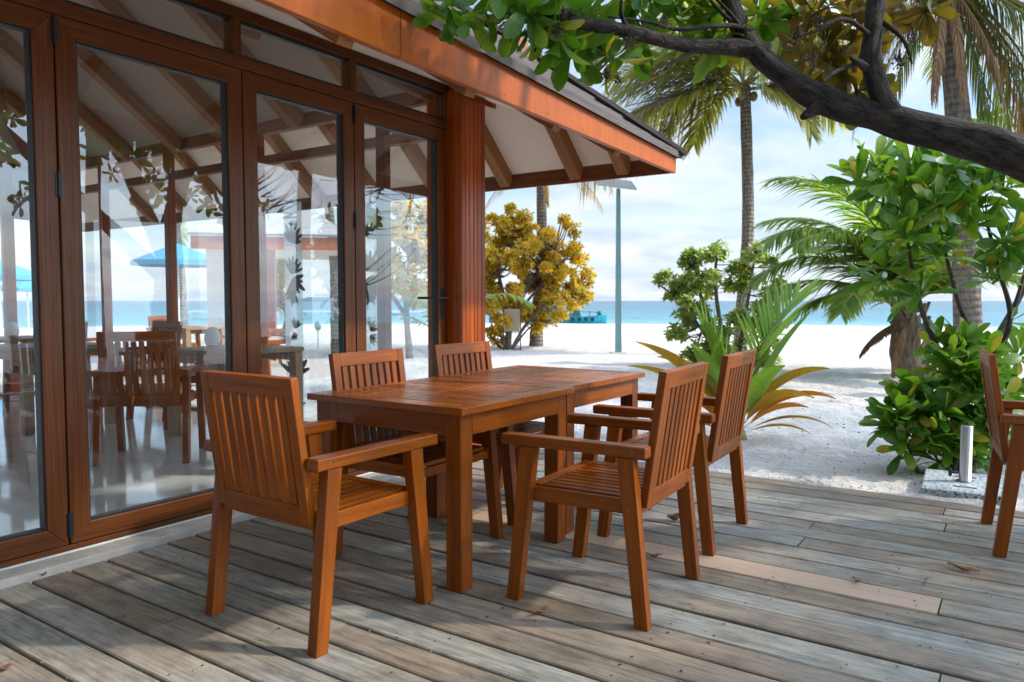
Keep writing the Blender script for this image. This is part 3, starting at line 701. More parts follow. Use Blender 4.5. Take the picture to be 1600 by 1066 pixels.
def slat_table(label, x0, x1, y0, y1, group):
    cx, cy = (x0 + x1) / 2, (y0 + y1) / 2
    t = thing('table', label, 'table', (cx, cy, 0), 0, group); hw, hd = (x1 - x0) / 2, (y1 - y0) / 2
    m = MB(); z0, z1 = .722, .750; b = .062; e = .0
    for s in (-1, 1): m.box(-hw, hw, s * hd - (b if s > 0 else 0), s * hd + (b if s < 0 else 0), z0, z1)
    for s in (-1, 1): m.box(s * hw - (b if s > 0 else 0), s * hw + (b if s < 0 else 0), -hd + b, hd - b, z0, z1 - .0004)
    m.box(-.03, .03, -hd + b, hd - b, z0, z1 - .0006); 
    for s in (-1, 1): m.box(*((-hw + b, -.03) if s < 0 else (.03, hw - b)), -.03, .03, z0, z1 - .0008)
    for qx in (-1, 1):
        for qy in (-1, 1):
            xa, xb = (.034, hw - b - .004) if qx > 0 else (-hw + b + .004, -.034)
            ya, yb = (.034, hd - b - .004) if qy > 0 else (-hd + b + .004, -.034)
            n = 7
            for k in range(n):
                zt = z1 - random.uniform(.0005, .002)
                if qx * qy < 0:
                    w = (yb - ya) / n; m.box(xa, xb, ya + w * k + .003, ya + w * (k + 1) - .003, z0 + .004, zt)
                else:
                    w = (xb - xa) / n; m.box(xa + w * k + .003, xa + w * (k + 1) - .003, ya, yb, z0 + .004, zt)
    m.build('tabletop', MT['tabletop'], t, .0018)
    i = .030; lw = .078
    m = MB()
    for s in (-1, 1):
        m.box(-hw + i + lw, hw - i - lw, s * (hd - i - .012) - .012, s * (hd - i - .012) + .012, .63, .7215)
        m.box(s * (hw - i - .012) - .012, s * (hw - i - .012) + .012, -hd + i + lw, hd - i - lw, .63, .7215)
    m.box(-hw + i + .024, hw - i - .024, -.02, .02, .68, .7215)
    m.build('apron', MT['teak'], t, .002)
    for sx in (-1, 1):
        for sy in (-1, 1):
            m = MB(); m.leg((sx * (hw - i - lw / 2), sy * (hd - i - lw / 2), 0), (sx * (hw - i - lw / 2), sy * (hd - i - lw / 2), .7215), lw, lw); m.build('leg', MT['teak'], t, .004)
    return t
slat_table('square slatted teak table nearer to us, pushed against its twin', -2.685, -1.793, 2.300, 3.192, 'teak tables pushed together on the deck')
t2 = slat_table('square slatted teak table farther off, joined to the nearer one', -2.72, -1.828, 3.199, 4.095, 'teak tables pushed together on the deck')

# inside the restaurant
inn = thing('armchair', 'dark slatted armchair with cream cushion standing just inside the second glass door', 'chair', (-5.20, 3.03, .04), R(45), 'armchairs inside the restaurant')
chair_parts(inn, 'teak', True)
def plain_table(label, x, y, rz, w, d):
    t = thing('dining_table', label, 'table', (x, y, .04), rz, 'dining tables inside the restaurant')
    m = MB(); m.box(-w / 2, w / 2, -d / 2, d / 2, .70, .735); m.build('tabletop', MT['oak'], t, .004)
    m = MB()
    for s in (-1, 1): m.box(-w / 2 + .09, w / 2 - .09, s * (d / 2 - .045) - .012, s * (d / 2 - .045) + .012, .62, .6995)
    m.build('apron', MT['oak'], t)
    for sx in (-1, 1):
        for sy in (-1, 1):
            m = MB(); m.leg((sx * (w / 2 - .05), sy * (d / 2 - .05), 0), (sx * (w / 2 - .05), sy * (d / 2 - .05), .6995), .08, .08); m.build('leg', MT['oak'], t, .004)
    return t
def egg_lamp(label, x, y):
    t = thing('egg_lamp', label, 'lamp', (x, y, .7755), 0, 'white egg lamps on the indoor tables')
    m = MB(); m.lathe((0, 0, 0), [(.045, 0), (.062, .03), (.068, .07), (.060, .115), (.040, .15), (.015, .168)], 20); m.build('lamp_shade', MT['white'], t, smooth=True)
    m = MB(); m.lathe((0, 0, -.0), [(.05, .0), (.052, .006), (.05, .012)], 20); m.build('base', MT['steel'], t)
plain_table('pale wooden dining table behind the cushioned chair', -5.50, 3.95, 0, .8, .8)
egg_lamp('white egg lamp on the pale table behind the cushioned chair', -5.83, 3.96)
plain_table('dining table seen through the leftmost glass door', -9.0, 3.62, 0, .8, .8)
egg_lamp('white egg lamp on the table behind the leftmost glass door', -9.06, 3.72)
plain_table('dining table far inside between the brown posts', -7.3, 3.3, 0, .8, .8)
for x, y, rz, lb in ((-8.6, 2.65, -40, 'dark armchair pushed in at the table with an egg lamp, leftmost door'),
                     (-7.3, 4.12, 180, 'dark armchair far inside in front of the glazed end wall'), (-6.3, 4.1, 150, 'dark armchair near the end wall behind the pale table'),
                     (-8.25, 3.7, 90, 'dark armchair in the far corner by the glazing')):
    c = copy_tree(inn); c.location = (x, y, .04); c.rotation_euler.z = R(rz); c['label'] = lb

for x, y, rz, lb in ((-10.9, 5.2, 20, 'dark armchair out on the far terrace under the cut off parasol'), (-11.6, 7.2, -70, 'dark armchair on the far terrace left of the blue parasol pole'), (-10.4, 7.6, 120, 'dark armchair on the far terrace under the wide blue parasol'),
                     (-9.6, 7.0, 200, 'dark armchair on the far terrace right of the blue parasol pole'), (-12.6, 5.9, 60, 'dark armchair farthest out on the far terrace'), (-11.2, 8.8, -20, 'dark armchair on the sand side of the far terrace')):
    c = copy_tree(inn); c.location = (x, y, .0); c.rotation_euler.z = R(rz); c['label'] = lb; c['group'] = 'armchairs on the far terrace'
m = MB(); m.box(-14.5, -10.06, 3.4, 9.6, -.2, -.005); m.box(-10.059, -8.9, 6.2, 9.6, -.2, -.005); tag(m.build('terrace', MT['concrete']), 'concrete terrace beyond the far glass wall', 'terrace', kind='structure')
plain_table('dining table out on the far terrace under the wide blue parasol', -10.5, 6.7, .2, .8, .8)
bpy.context.view_layer.update()

# ================================================================== foliage builders
rng = np.random.default_rng(11)
def ru(a, b): return float(rng.uniform(a, b))
def rvec():
    v = rng.normal(size=3); return Vector(v / np.linalg.norm(v))
ST = (0.0, .30, .58, .80, .93, 1.0); WD = (.09, .42, .84, 1.0, .74, .20)
def add_leaf(V, F, base, d, nrm, L, Wd, droop=.25, fold=.12, fine=True):
    d = d.normalized(); s = d.cross(nrm)
    if s.length < 1e-4: s = d.orthogonal()
    s.normalize(); u = s.cross(d); b = len(V)
    if fine:
        for t, w in zip(ST, WD):
            c = base + d * (L * t) - u * (droop * L * t * t)
            V += [c - s * (Wd * w / 2) + u * (fold * Wd * w), c, c + s * (Wd * w / 2) + u * (fold * Wd * w)]
        for i in range(5):
            q = b + i * 3; F += [(q, q + 1, q + 4, q + 3), (q + 1, q + 2, q + 5, q + 4)]
    else:
        m = base + d * (L * .6) - u * (droop * L * .3)
        V += [base, m - s * Wd / 2, base + d * L - u * droop * L, m + s * Wd / 2]; F.append((b, b + 1, b + 2, b + 3))
def rosette(V, F, c, axis, n, L, Wd, lo=30, hi=88, fine=True, droop=.25):
    axis = axis.normalized(); o = axis.orthogonal().normalized(); p = axis.cross(o); a0 = ru(0, 6.28)
    for k in range(n):
        a = a0 + k * 2.39996 + ru(-.25, .25); el = R(lo + (hi - lo) * (k / max(1, n - 1)) + ru(-8, 8))
        rad = o * math.cos(a) + p * math.sin(a)
        d = axis * math.cos(el) + rad * math.sin(el); l = L * ru(.7, 1.1)
        add_leaf(V, F, c + axis * ru(-.02, .02) * 1, d, axis * math.sin(el) - rad * math.cos(el), l, Wd * l / L * ru(.9, 1.1), droop * ru(.4, 1.6), .12, fine)
def blob_points(blobs, n, hollow=.35, zmin=None):
    """points spread through several rounded clumps; a clump is (centre, radius, share)"""
    out = []; tot = sum(b[2] if len(b) > 2 else 1 for b in blobs)
    for b in blobs:
        c, r = Vector(b[0]), b[1]; k = max(1, int(round(n * (b[2] if len(b) > 2 else 1) / tot)))
        for _ in range(k):
            v = rvec() * (ru(hollow, 1) ** .6) * r; p = c + Vector((v.x, v.y, v.z * .85))
            if zmin is not None and p.z < zmin: p.z = zmin + ru(0, .08)
            out.append((p, (v.normalized() if v.length > 0 else Vector((0, 0, 1)))))
    return out
def twigs(mb, skeleton, pts, r0=.006, every=1, sag=.08, n=4):
    """thin branches from the nearest skeleton point below to each leaf cluster"""
    S_ = [Vector(s) for s in skeleton]
    for i, (p, v) in enumerate(pts):
        if i % every: continue
        q = min(S_, key=lambda s: (s - p).length + max(0, s.z - p.z) * .5)
        L = (p - q).length
        if L < .02: continue
        mid = (p + q) / 2 + Vector((ru(-.1, .1) * L, ru(-.1, .1) * L, -sag * L))
        mb.tube(smoothline([q, mid, p], 4), lerps([r0 * (1 + L * .8), r0 * .8, r0 * .45], 9), n, cap=False)

# ------------------------------------------------------------------ palms
def frond(V, F, RB, base, az, el, L, droop=1.2, n=46, ll=.5, lw=.034, hang=.45, roll=0.0, start=.16, dead=False, ragged=.1, sideq=.9, curve=0.0):
    """one feather leaf: a bending midrib and leaflets on both sides"""
    pts = []; p = Vector(base); seg = 22; h = L / seg
    for i in range(seg + 1):
        t = i / seg; e = el - droop * t ** 1.35; a = az + curve * t
        d = Vector((math.cos(e) * math.cos(a), math.cos(e) * math.sin(a), math.sin(e)))
        pts.append((p.copy(), d)); p += d * h
    RB.tube([q[0] for q in pts], lerps([.028 * L / 2.6, .014 * L / 2.6, .004], seg + 1), 5, cap=False)
    for k in range(n):
        t = start + (1 - start) * (k + .5) / n; i = min(seg - 1, int(t * seg)); f = t * seg - i
        c = pts[i][0].lerp(pts[i + 1][0], f); d = pts[i][1].lerp(pts[i + 1][1], f).normalized()
        side = d.cross(Vector((0, 0, 1)))
        if side.length < .05: side = Vector((-math.sin(az), math.cos(az), 0))
        side.normalize(); u = side.cross(d)
        prof = (math.sin(math.pi * (.12 + .80 * t)) ** .7)
        for s in (-1, 1):
            if ru(0, 1) < ragged: continue
            l = ll * prof * ru(.8, 1.1); w = lw * ru(.7, 1.1)
            dd = (d * (.55 + .5 * t) + side * (s * sideq) + u * (.25 + roll * s + ru(-.12, .12))).normalized()
            b = len(V); q = c.copy(); wn = (u - dd * u.dot(dd)).normalized(); ww = dd.cross(wn).normalized()
            g = hang * ru(.6, 1.5)
            for j, (tt, wf) in enumerate(((0, .5), (.33, 1), (.68, .8), (1, .08))):
                V += [q - ww * (w * wf / 2), q + ww * (w * wf / 2)]
                dd = (dd + Vector((0, 0, -1)) * g * (.8 if not dead else 1.5)).normalized()
                q = q + dd * (l / 3)
            F += [(b, b + 1, b + 3, b + 2), (b + 2, b + 3, b + 5, b + 4), (b + 4, b + 5, b + 7, b + 6)]
AZR = YAW                                               # azimuth of screen right
def palm(label, foot, crown, r0, r1, fronds, matf, group=None, deadlist=(), coco=0, lw=.036, bend=.1, boots=False, ll=.6, n=46, trunk_mat='palmbark', cat='palm', dmat='lf_dead', hang=.30, dl=.6, hanging=()):
    foot, crown = Vector(foot), Vector(crown)
    t = thing('palm_tree', label, cat, foot, 0, group)
    mid = (crown - foot) * .5 + Vector((bend, 0, 0)); up = crown - foot
    m = MB(); path = smoothline([(0, 0, -.25), up * .12, mid, up], 12)
    m.tube(path, lerps([r0 * 1.35, r0 * 1.02, (r0 + r1) / 2, r1], len(path)), 14, .10)
    tr = m.build('trunk', MT[trunk_mat], t, smooth=True)
    if boots:
        b = MB()
        for k in range(26):
            a = k * 2.4; z = ru(.15, 1.0) * up.z; e = ru(.35, .9); rr = r0 * ru(.7, .95)
            q = Vector((rr * math.cos(a), rr * math.sin(a), z)); L = ru(.16, .34)
            dv = Vector((math.cos(a) * e * .8, math.sin(a) * e * .8, 1)).normalized()
            side = Vector((-math.sin(a), math.cos(a), 0)); w = ru(.05, .085); o = dv.cross(side) * .012
            b.hexa([q - side * w - o, q + side * w - o, q + side * w + o, q - side * w + o, q + dv * L - side * w * .4 - o, q + dv * L + side * w * .4 - o, q + dv * L + side * w * .4 + o, q + dv * L - side * w * .4 + o])
        b.build('frond_stub', MT['boot'], tr)
    V, F, RB = [], [], MB()
    for (az, el, L, dr) in fronds:
        frond(V, F, RB, up + Vector((ru(-.04, .04), ru(-.04, .04), ru(-.1, .12))), AZR + R(az), R(el), L, dr, n, ll * L / 3.0, lw, hang, ru(-.1, .1), .14, False, .08, .9, ru(-.3, .3))
    cr_ = mesh_obj('crown', V, F, MT[matf], t)
    RB.build('frond_rib', MT['rib'], cr_, smooth=True)
    if deadlist:
        for (az, el, L, dr) in deadlist:
            V, F, RB = [], [], MB(); frond(V, F, RB, up + Vector((0, 0, -.08)), AZR + R(az), R(el), L, dr, n, dl * L / 3.0, lw * .9, .75, 0, .1, True, .12, .6)
            d = mesh_obj('dead_frond', V, F, MT[dmat], t); RB.build('frond_rib', MT['lf_dead'], d, smooth=True)
    for (az, el, L, dr) in hanging:
        V, F, RB = [], [], MB(); frond(V, F, RB, up + Vector((0, 0, -.05)), AZR + R(az), R(el), L, dr, 70, .75 * L / 3.0, .02, .7, 0, .08, True, .1, .7)
        d = mesh_obj('hanging_frond', V, F, MT[matf], t); RB.build('frond_rib', MT['rib'], d, smooth=True)
    for k in range(coco):
        m = MB(); a = k * 2.1 + .5; m.blob(up + Vector((.2 * math.cos(a), .2 * math.sin(a), -.22 - .07 * (k % 2))), (.095, .095, .125), 10); m.build('coconut', MT['coco'], t, smooth=True)
    return t
GP = 'coconut palms on the beach'
# tall palm behind the deck
fr = [(172, 30, 3.2, 1.05), (192, 14, 3.4, .95), (215, 38, 3.1, 1.3), (150, 48, 3.0, 1.2), (184, 48, 3.2, 1.25), (120, 60, 2.9, 1.4), (20, 38, 2.7, 1.3), (-12, 22, 2.6, 1.25), (45, 52, 2.7, 1.5), (-40, 40, 2.6, 1.6), (80, 70, 2.6, 1.3), (260, 50, 2.9, 1.7), (300, 46, 2.7, 1.7), (5, 60, 2.5, 1.6), (235, 60, 2.9, 1.6), (345, 4, 2.4, 1.0), (165, 4, 3.0, .75), (205, -4, 3.2, .9), (330, 58, 2.6, 1.9), (178, 68, 3.0, 1.3), (10, 14, 2.6, 1.2), (198, 30, 3.3, 1.3), (0, 42, 2.5, 1.2), (190, -14, 2.7, 1.0), (200, 8, 2.6, 1.7), (-10, -8, 2.1, 1.3), (-20, 18, 2.2, 1.9), (172, -4, 3.1, .6), (215, -20, 2.4, 1.0), (-35, -20, 2.0, .9), (160, 20, 3.0, .8)]
pa_c = at(1164, 136, 17.3); pa_f = gnd(1156, 556, -.15); pa_f = at(1157, 558, 17.3)
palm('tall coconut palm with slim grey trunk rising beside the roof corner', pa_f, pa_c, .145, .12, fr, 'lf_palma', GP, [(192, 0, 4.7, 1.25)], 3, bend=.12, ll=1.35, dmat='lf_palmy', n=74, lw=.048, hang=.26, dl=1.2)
# palm behind the golden tree, its crown under the eave
palm('coconut palm behind the golden leaved tree, its brown fronds hanging under the eave', at(838, 538, 21.0), at(845, 250, 21.0), .17, .13,
     [(185, 20, 2.6, 1.9), (200, 50, 2.8, 2.1), (-10, 15, 2.6, 1.9), (0, 50, 2.8, 2.1), (100, 50, 2.4, 2), (270, 40, 2.5, 2.2), (300, 60, 2.5, 2.2), (230, 55, 2.5, 2.2), (150, 20, 2.5, 1.9), (30, 25, 2.6, 2.0)], 'lf_palm', GP, [(180, -20, 2.2, .9), (-5, -15, 2.3, 1.0), (280, -40, 1.6, .6)], 0, dmat='lf_palmy')
# palm with dead fronds at the upper right
palm('thick palm trunk hung with dry brown fronds at the upper right', at(1518, 640, 9.6), at(1478, -40, 9.6), .165, .135,
     [(150, 20, 3.0, 1.9), (190, 40, 3.2, 2.0), (240, 20, 2.8, 1.9), (0, 30, 3.0, 1.9), (-25, 10, 2.9, 1.9), (30, 55, 3.0, 1.9), (80, 60, 3, 1.6), (290, 30, 2.8, 1.9), (330, 45, 3.0, 2.1), (120, 45, 3, 1.6), (210, 70, 3, 1.9), (60, 20, 3, 1.4), (-5, 50, 3.2, 2.7), (-20, 40, 3.0, 2.7), (15, 42, 3.3, 2.6), (340, 60, 3.0, 2.9), (-30, 25, 3.2, 2.2), (5, 15, 3.4, 1.9), (175, 30, 2.6, 2.6)], 'lf_palm', GP,
     [(200, -30, 2.0, .75), (235, -52, 1.9, .5), (265, -62, 1.7, .4), (300, -55, 1.9, .5), (345, -45, 2.3, .6), (350, -20, 2.6, 1.0), (10, -40, 2.5, .7), (185, -10, 2.3, 1.2), (25, -30, 2.8, .8), (175, -48, 1.6, .5)], 0, bend=.05, n=64, lw=.022, hanging=[(0, -35, 2.6, .9), (-20, -50, 2.4, .6), (20, -45, 2.8, .7), (10, -62, 2.2, .4), (-35, -30, 2.6, 1.0), (180, -25, 2.3, 1.1), (160, -45, 2.2, .7), (350, -20, 3.2, 1.1), (5, -10, 3.4, 1.2), (195, -55, 2.0, .5)])
# stubby young palm on the sand
palm('stout young palm with stubby ragged trunk and arching green fronds on the sand', at(1422, 596, 12.2), at(1418, 492, 12.2), .27, .20,
     [(178, 52, 3.0, 1.75), (186, 66, 3.3, 1.8), (170, 40, 2.7, 1.6), (195, 78, 3.4, 1.5), (205, 60, 3.0, 1.7), (160, 72, 3.2, 1.6), (215, 35, 2.5, 1.5), (120, 60, 2.8, 1.4), (20, 55, 2.8, 1.6), (-15, 60, 2.8, 1.7), (60, 70, 2.9, 1.3), (250, 70, 2.8, 1.7), (300, 60, 2.6, 1.7), (350, 40, 2.4, 1.5), (190, 28, 2.2, 1.4), (90, 82, 3.2, .9), (270, 84, 3.3, 1.0)], 'lf_palmg', GP, [(230, -25, 1.2, .9), (185, -15, 1.0, .9)], 0, lw=.05, bend=-.05, boots=True, n=120, ll=.80, hang=.28, trunk_mat='boot')
# unseen palms added at right to shade deck and sand and show in glass
for (x, y, h, lb) in ((5.2, 10.5, 5.6, 'unseen coconut palm added right of the view to shade the near sand'), (9.0, 8.2, 6.2, 'unseen coconut palm added right of the view to mirror in the doors')):
    palm(lb, (x, y, -.1), (x - .3, y, h), .16, .13, [(k * 31, (25, 50, 65)[k % 3], 3.2, 1.6) for k in range(14)], 'lf_palm', GP, [(180, -40, 2, .6), (40, -40, 2, .6)], 0, n=40, lw=.045)

# ------------------------------------------------------------------ the big tree over the deck
bt = thing('tree', 'dark barked tree whose thick branch leans across the upper right corner', 'tree', (2.3, 5.6, -.1))
bo = -Vector((2.3, 5.6, -.1))
main_b = [(2.3, 5.6, -.3), (2.0, 5.45, .35), (1.35, 5.15, 1.05), (.62, 4.76, 1.56), at(1600, 247, 3.6), at(1506, 219, 3.62), at(1381, 186, 3.66), at(1290, 160, 3.7), at(1230, 122, 3.76), at(1172, 70, 3.82), at(1143, 5, 3.88), at(1120, -80, 4.0), at(1060, -190, 4.1)]
mb_r = [.26, .20, .160, .125, .100, .086, .073, .068, .052, .050, .046, .040, .03]
TM = MB(); ml = smoothline(main_b, 12); TM.tube([p + bo for p in ml], lerps(mb_r, len(ml)), 26, .22)
limbs = [([at(1200, 82, 3.8), at(1150, 74, 3.8), at(1090, 72, 3.7), at(1040, 64, 3.6), at(980, 48, 3.5), at(930, 40, 3.45), at(888, 33, 3.4)], [.050, .043, .036, .033, .030, .028, .025]),
         ([at(1405, 190, 3.64), at(1377, 150, 3.64), at(1362, 96, 3.66), at(1364, 50, 3.68), at(1370, 0, 3.7), at(1385, -90, 3.75), at(1370, -220, 3.8)], [.050, .052, .047, .046, .046, .042, .03]),
         ([at(1290, 160, 3.7), at(1266, 176, 3.68), at(1254, 183, 3.66)], [.05, .026, .016]),
         ([at(1370, 118, 3.66), at(1345, 100, 3.62), at(1328, 90, 3.6)], [.03, .018, .008]),
         ([(.62, 4.76, 1.56), (.9, 4.6, 2.3), (.8, 4.2, 3.2), (.2, 3.8, 4.1)], [.10, .08, .06, .03]),
         ([(.9, 4.6, 2.3), (1.5, 5.0, 2.9), (1.4, 5.8, 3.6)], [.06, .045, .02]), ([(2.6, 4.6, 2.6), (2.0, 4.3, 3.2), (1.7, 4.6, 3.9)], [.06, .04, .02]),
         ([(1.7, 5.3, 1.5), (2.6, 4.6, 2.6), (3.2, 3.8, 3.6), (3.2, 3.0, 4.4)], [.10, .085, .06, .03])]
skel = list(ml)
for pts, rr in limbs:
    l = smoothline(pts, 10); skel += l; TM.tube([p + bo for p in l], lerps(rr, len(l)), 12, .14)
# finer branches seen against the leaves
fine_l = [[at(1176, 45, 3.8), at(1130, 40, 3.7), at(1060, 46, 3.6), at(1010, 34, 3.55), at(950, 26, 3.5)], [at(1172, 60, 3.8), at(1140, 20, 3.75), at(1110, -10, 3.7)], [at(1150, 40, 3.8), at(1120, 12, 3.7), at(1085, -30, 3.7)],
          [at(985, 50, 3.5), at(970, 20, 3.45), at(975, -20, 3.4)], [at(920, 40, 3.45), at(880, 12, 3.4), at(850, -20, 3.35)], [at(1100, 72, 3.7), at(1060, 92, 3.65), at(1040, 108, 3.6)],
          [at(1365, 60, 3.66), at(1320, 30, 3.6), at(1270, 50, 3.55), at(1240, 60, 3.5)], [at(1362, 90, 3.66), at(1310, 110, 3.6), at(1285, 128, 3.55)], [at(1372, 30, 3.68), at(1410, 60, 3.6), at(1425, 100, 3.6)], [at(880, 30, 3.4), at(800, 5, 3.3), at(740, -10, 3.25), at(690, -25, 3.2)], [at(890, 30, 3.4), at(850, 60, 3.35), at(835, 80, 3.3)]]
for pts in fine_l:
    l = smoothline(pts, 6); skel += l; TM.tube([p + bo for p in l], lerps([.014, .010, .005], len(l)), 7, .1)
clumps_g = []
for (x, y, D, r) in ((705, 5, 3.2, .05), (738, 12, 3.2, .06), (770, -15, 3.2, .07), (815, 15, 3.3, .07), (845, 35, 3.3, .08), (850, -10, 3.35, .08), (900, 20, 3.4, .07), (905, 78, 3.35, .05), (930, 60, 3.4, .06), (960, 82, 3.45, .05), (1010, 20, 3.5, .09), (960, -5, 3.5, .09), (1055, 20, 3.6, .09), (1095, 15, 3.65, .08), (1110, 55, 3.7, .05), (1140, 30, 3.7, .05), (880, 50, 3.35, .05), (1180, 25, 3.9, .06), (1205, 20, 3.9, .06), (1000, 55, 3.6, .06), (1120, -20, 3.7, .08), (1065, -30, 3.6, .1)):
    clumps_g.append((at(x, y, D + (.22 if x > 880 else 0)), r))
V, F = [], []
pg = blob_points(clumps_g, 37, .2)
for p, v in pg:
    ax = (Vector((0, 0, -.25)) + v * .8 + Vector((ru(-.5, .5), ru(-.5, .5), ru(-.6, .35)))); rosette(V, F, p + bo, ax, int(ru(8, 12)), .195, .074, 28, 100, True, .30)
# clumps above and beyond the frame that shade the deck
high = [((-.9, 3.6, 3.6), .55, 1.3), ((-1.7, 3.2, 3.7), .5, 1), ((.2, 3.8, 4.2), .7, 1.5), ((-.4, 2.8, 4.0), .6, 1), ((1.2, 4.3, 4.2), .7, 1.6), ((3.2, 3.1, 4.5), .8, 1.7), ((2.6, 4.9, 4.9), .8, 1.5), ((1.6, 6.2, 3.7), .6, 1), ((3.6, 5.0, 4.0), .7, 1.4), ((4.2, 3.9, 3.9), .7, 1.2), ((1.0, 2.9, 4.4), .7, 1.2), ((3.9, 6.2, 3.4), .7, 1.0), ((2.4, 3.8, 3.4), .5, .8)]
overhead = [((-.5, .2, 4.0), 1.0), ((1.0, .5, 4.2), 1.0), ((0, -1.2, 4.3), 1.0), ((2.1, 1.4, 4.3), 1.0), ((1.8, -.8, 4.5), 1.0), ((-1.3, 1.2, 4.1), .8), ((.3, 1.6, 4.3), .8), ((-1.2, -1.0, 3.8), 1.0), ((3.2, .2, 4.2), 1.0), ((-2.0, -2.2, 3.4), .8)]  # unseen clumps added to darken the near deck and the nearest chair back
ph = blob_points(high, 330, .2)
side_ = [((.7 + ru(0, 3.2), 4.2 + ru(0, 2.6), 2.2 + ru(0, 1.9)), ru(.22, .4)) for _ in range(22)]
ps_ = blob_points(side_, 110, .2); ph += ps_
for p, v in blob_points(overhead, 330, .1): rosette(V, F, p + bo, v + Vector((0, 0, .5)), 10, .26, .12, 35, 95, True, .3)
for p, v in ph: rosette(V, F, p + bo, v + Vector((0, 0, .5)), 10, .17, .068, 35, 95, True, .3)
crw = mesh_obj('crown', V, F, MT['lf_tree'], bt)
V, F = [], []
po = blob_points([(at(x, y, D + .30), r) for (x, y, D, r) in ((1250, 20, 3.7, .07), (1285, 25, 3.7, .08), (1270, 70, 3.65, .07), (1320, 15, 3.7, .08), (1335, 55, 3.7, .06), (1345, 70, 3.75, .06), (1300, 95, 3.6, .04), (1330, 130, 3.75, .04), (1312, 122, 3.7, .03), (1400, 10, 3.8, .08), (1425, 20, 3.8, .07), (1450, 8, 3.8, .06), (1230, 5, 3.8, .06), (1360, 10, 3.8, .05), (1395, 45, 3.8, .05), (1340, 140, 3.7, .02))], 38, .2)
for p, v in po:
    rosette(V, F, p + bo, v + Vector((ru(-.5, .5), ru(-.5, .5), ru(-.6, .4))), int(ru(7, 10)), .18, .072, 30, 100, True, .3)
mesh_obj('yellowing_foliage', V, F, MT['lf_olive'], bt)
twigs(TM, skel, pg, .0035, 1); twigs(TM, skel, po, .0035, 1); twigs(TM, skel, ph, .008, 2, .05, 5)
TM2 = TM; TM2.v = [v for v in TM.v]
TM2.build('trunk', MT['bark'], bt, smooth=True)
# dry flower heads hanging among the leaves
m = MB()
for (x, y, D, k, r) in ((798, 24, 3.25, 40, .035), (872, 48, 3.3, 50, .035), (880, 22, 3.3, 40, .03), (948, 118, 3.4, 55, .033), (965, 124, 3.4, 30, .022), (985, 66, 3.45, 45, .045), (1040, 36, 3.5, 30, .04), (1245, 62, 3.5, 60, .055), (1280, 42, 3.5, 50, .05), (1270, 92, 3.5, 50, .045), (1405, 98, 3.6, 60, .05), (1425, 62, 3.6, 40, .05), (1165, 40, 3.7, 20, .04), (730, -6, 3.2, 20, .03)):
    c = at(x, y, D) + bo
    for i in range(k):
        v = rvec() * r * ru(.2, 1); q = c + Vector((v.x, v.y, v.z * 1.2)); m.blob(q, ru(.0028, .0052), 5)
        if i % 2 == 0: m.tube([c + Vector((0, 0, r * 1.3)), c + v * .4, q], .0011, 3, cap=False)
tag(m.build('seed_cluster', MT['seed'], bt, fix=False), kind='stuff')

# ------------------------------------------------------------------ glossy bush at the right, two heights of it
def bush(name, label, cat, foot, stems, blobs, n, L, Wd, mat, tw='twig', stem_r=.02, nl=(9, 14), group=None, fine=True, zmin=.02, every=1, lo=25, hi=85, up=.75, extra=None, hollow=.35):
    foot = Vector(foot); t = thing(name, label, cat, foot, 0, group); o = -foot; m = MB(); sk = []
    for pts, r in stems:
        l = smoothline(pts, 6); sk += l; m.tube([p + o for p in l], lerps([r, r * .75, r * .4], len(l)), 9, .15)
    pts = blob_points(blobs, n, hollow, zmin)
    V, F = [], []
    for p, v in pts: rosette(V, F, p + o, v * .8 + Vector((ru(-.3, .3), ru(-.3, .3), up)), int(ru(*nl)), L, Wd, lo, hi, fine, .28)
    base = len(m.v); tm = MB(); twigs(tm, sk, pts, stem_r * .22, every)
    k = len(m.v); m.v += [q + o for q in tm.v]; m.g += tm.g; m.f += [tuple(i + k for i in f) for f in tm.f]
    m.build('trunk', MT[tw], t, smooth=True)
    mesh_obj('crown', V, F, MT[mat], t)
    return t
B = lambda x, y, D, r, s=1: (at(x, y, D), r, s)
low = [B(1420, 690, 5.3, .14, .9), B(1450, 640, 5.3, .17, 1.2), B(1490, 590, 5.4, .18, 1.3), B(1510, 640, 5.3, .20, 1.4), B(1470, 700, 5.3, .14, .9), B(1520, 565, 5.5, .14, .8), B(1550, 620, 5.5, .14, .7), B(1415, 665, 5.25, .10, .6), B(1540, 690, 5.45, .12, .5), B(1480, 545, 5.5, .10, .5)]
fb = gnd(1490, 745, -.02)
bush('bush', 'low glossy green bush behind the stone slab at the deck edge', 'bush', fb, [([fb, at(1470, 690, 5.35), at(1440, 650, 5.3)], .028), ([fb, at(1500, 650, 5.4), at(1500, 590, 5.4)], .028), ([fb + Vector((.1, 0, 0)), at(1540, 660, 5.5), at(1550, 600, 5.5)], .02), ([at(1500, 735, 5.3), at(1440, 742, 5.2), at(1420, 700, 5.2)], .024)],
     low, 74, .235, .076, 'lf_bush', nl=(9, 13), lo=12, hi=74, up=.9)
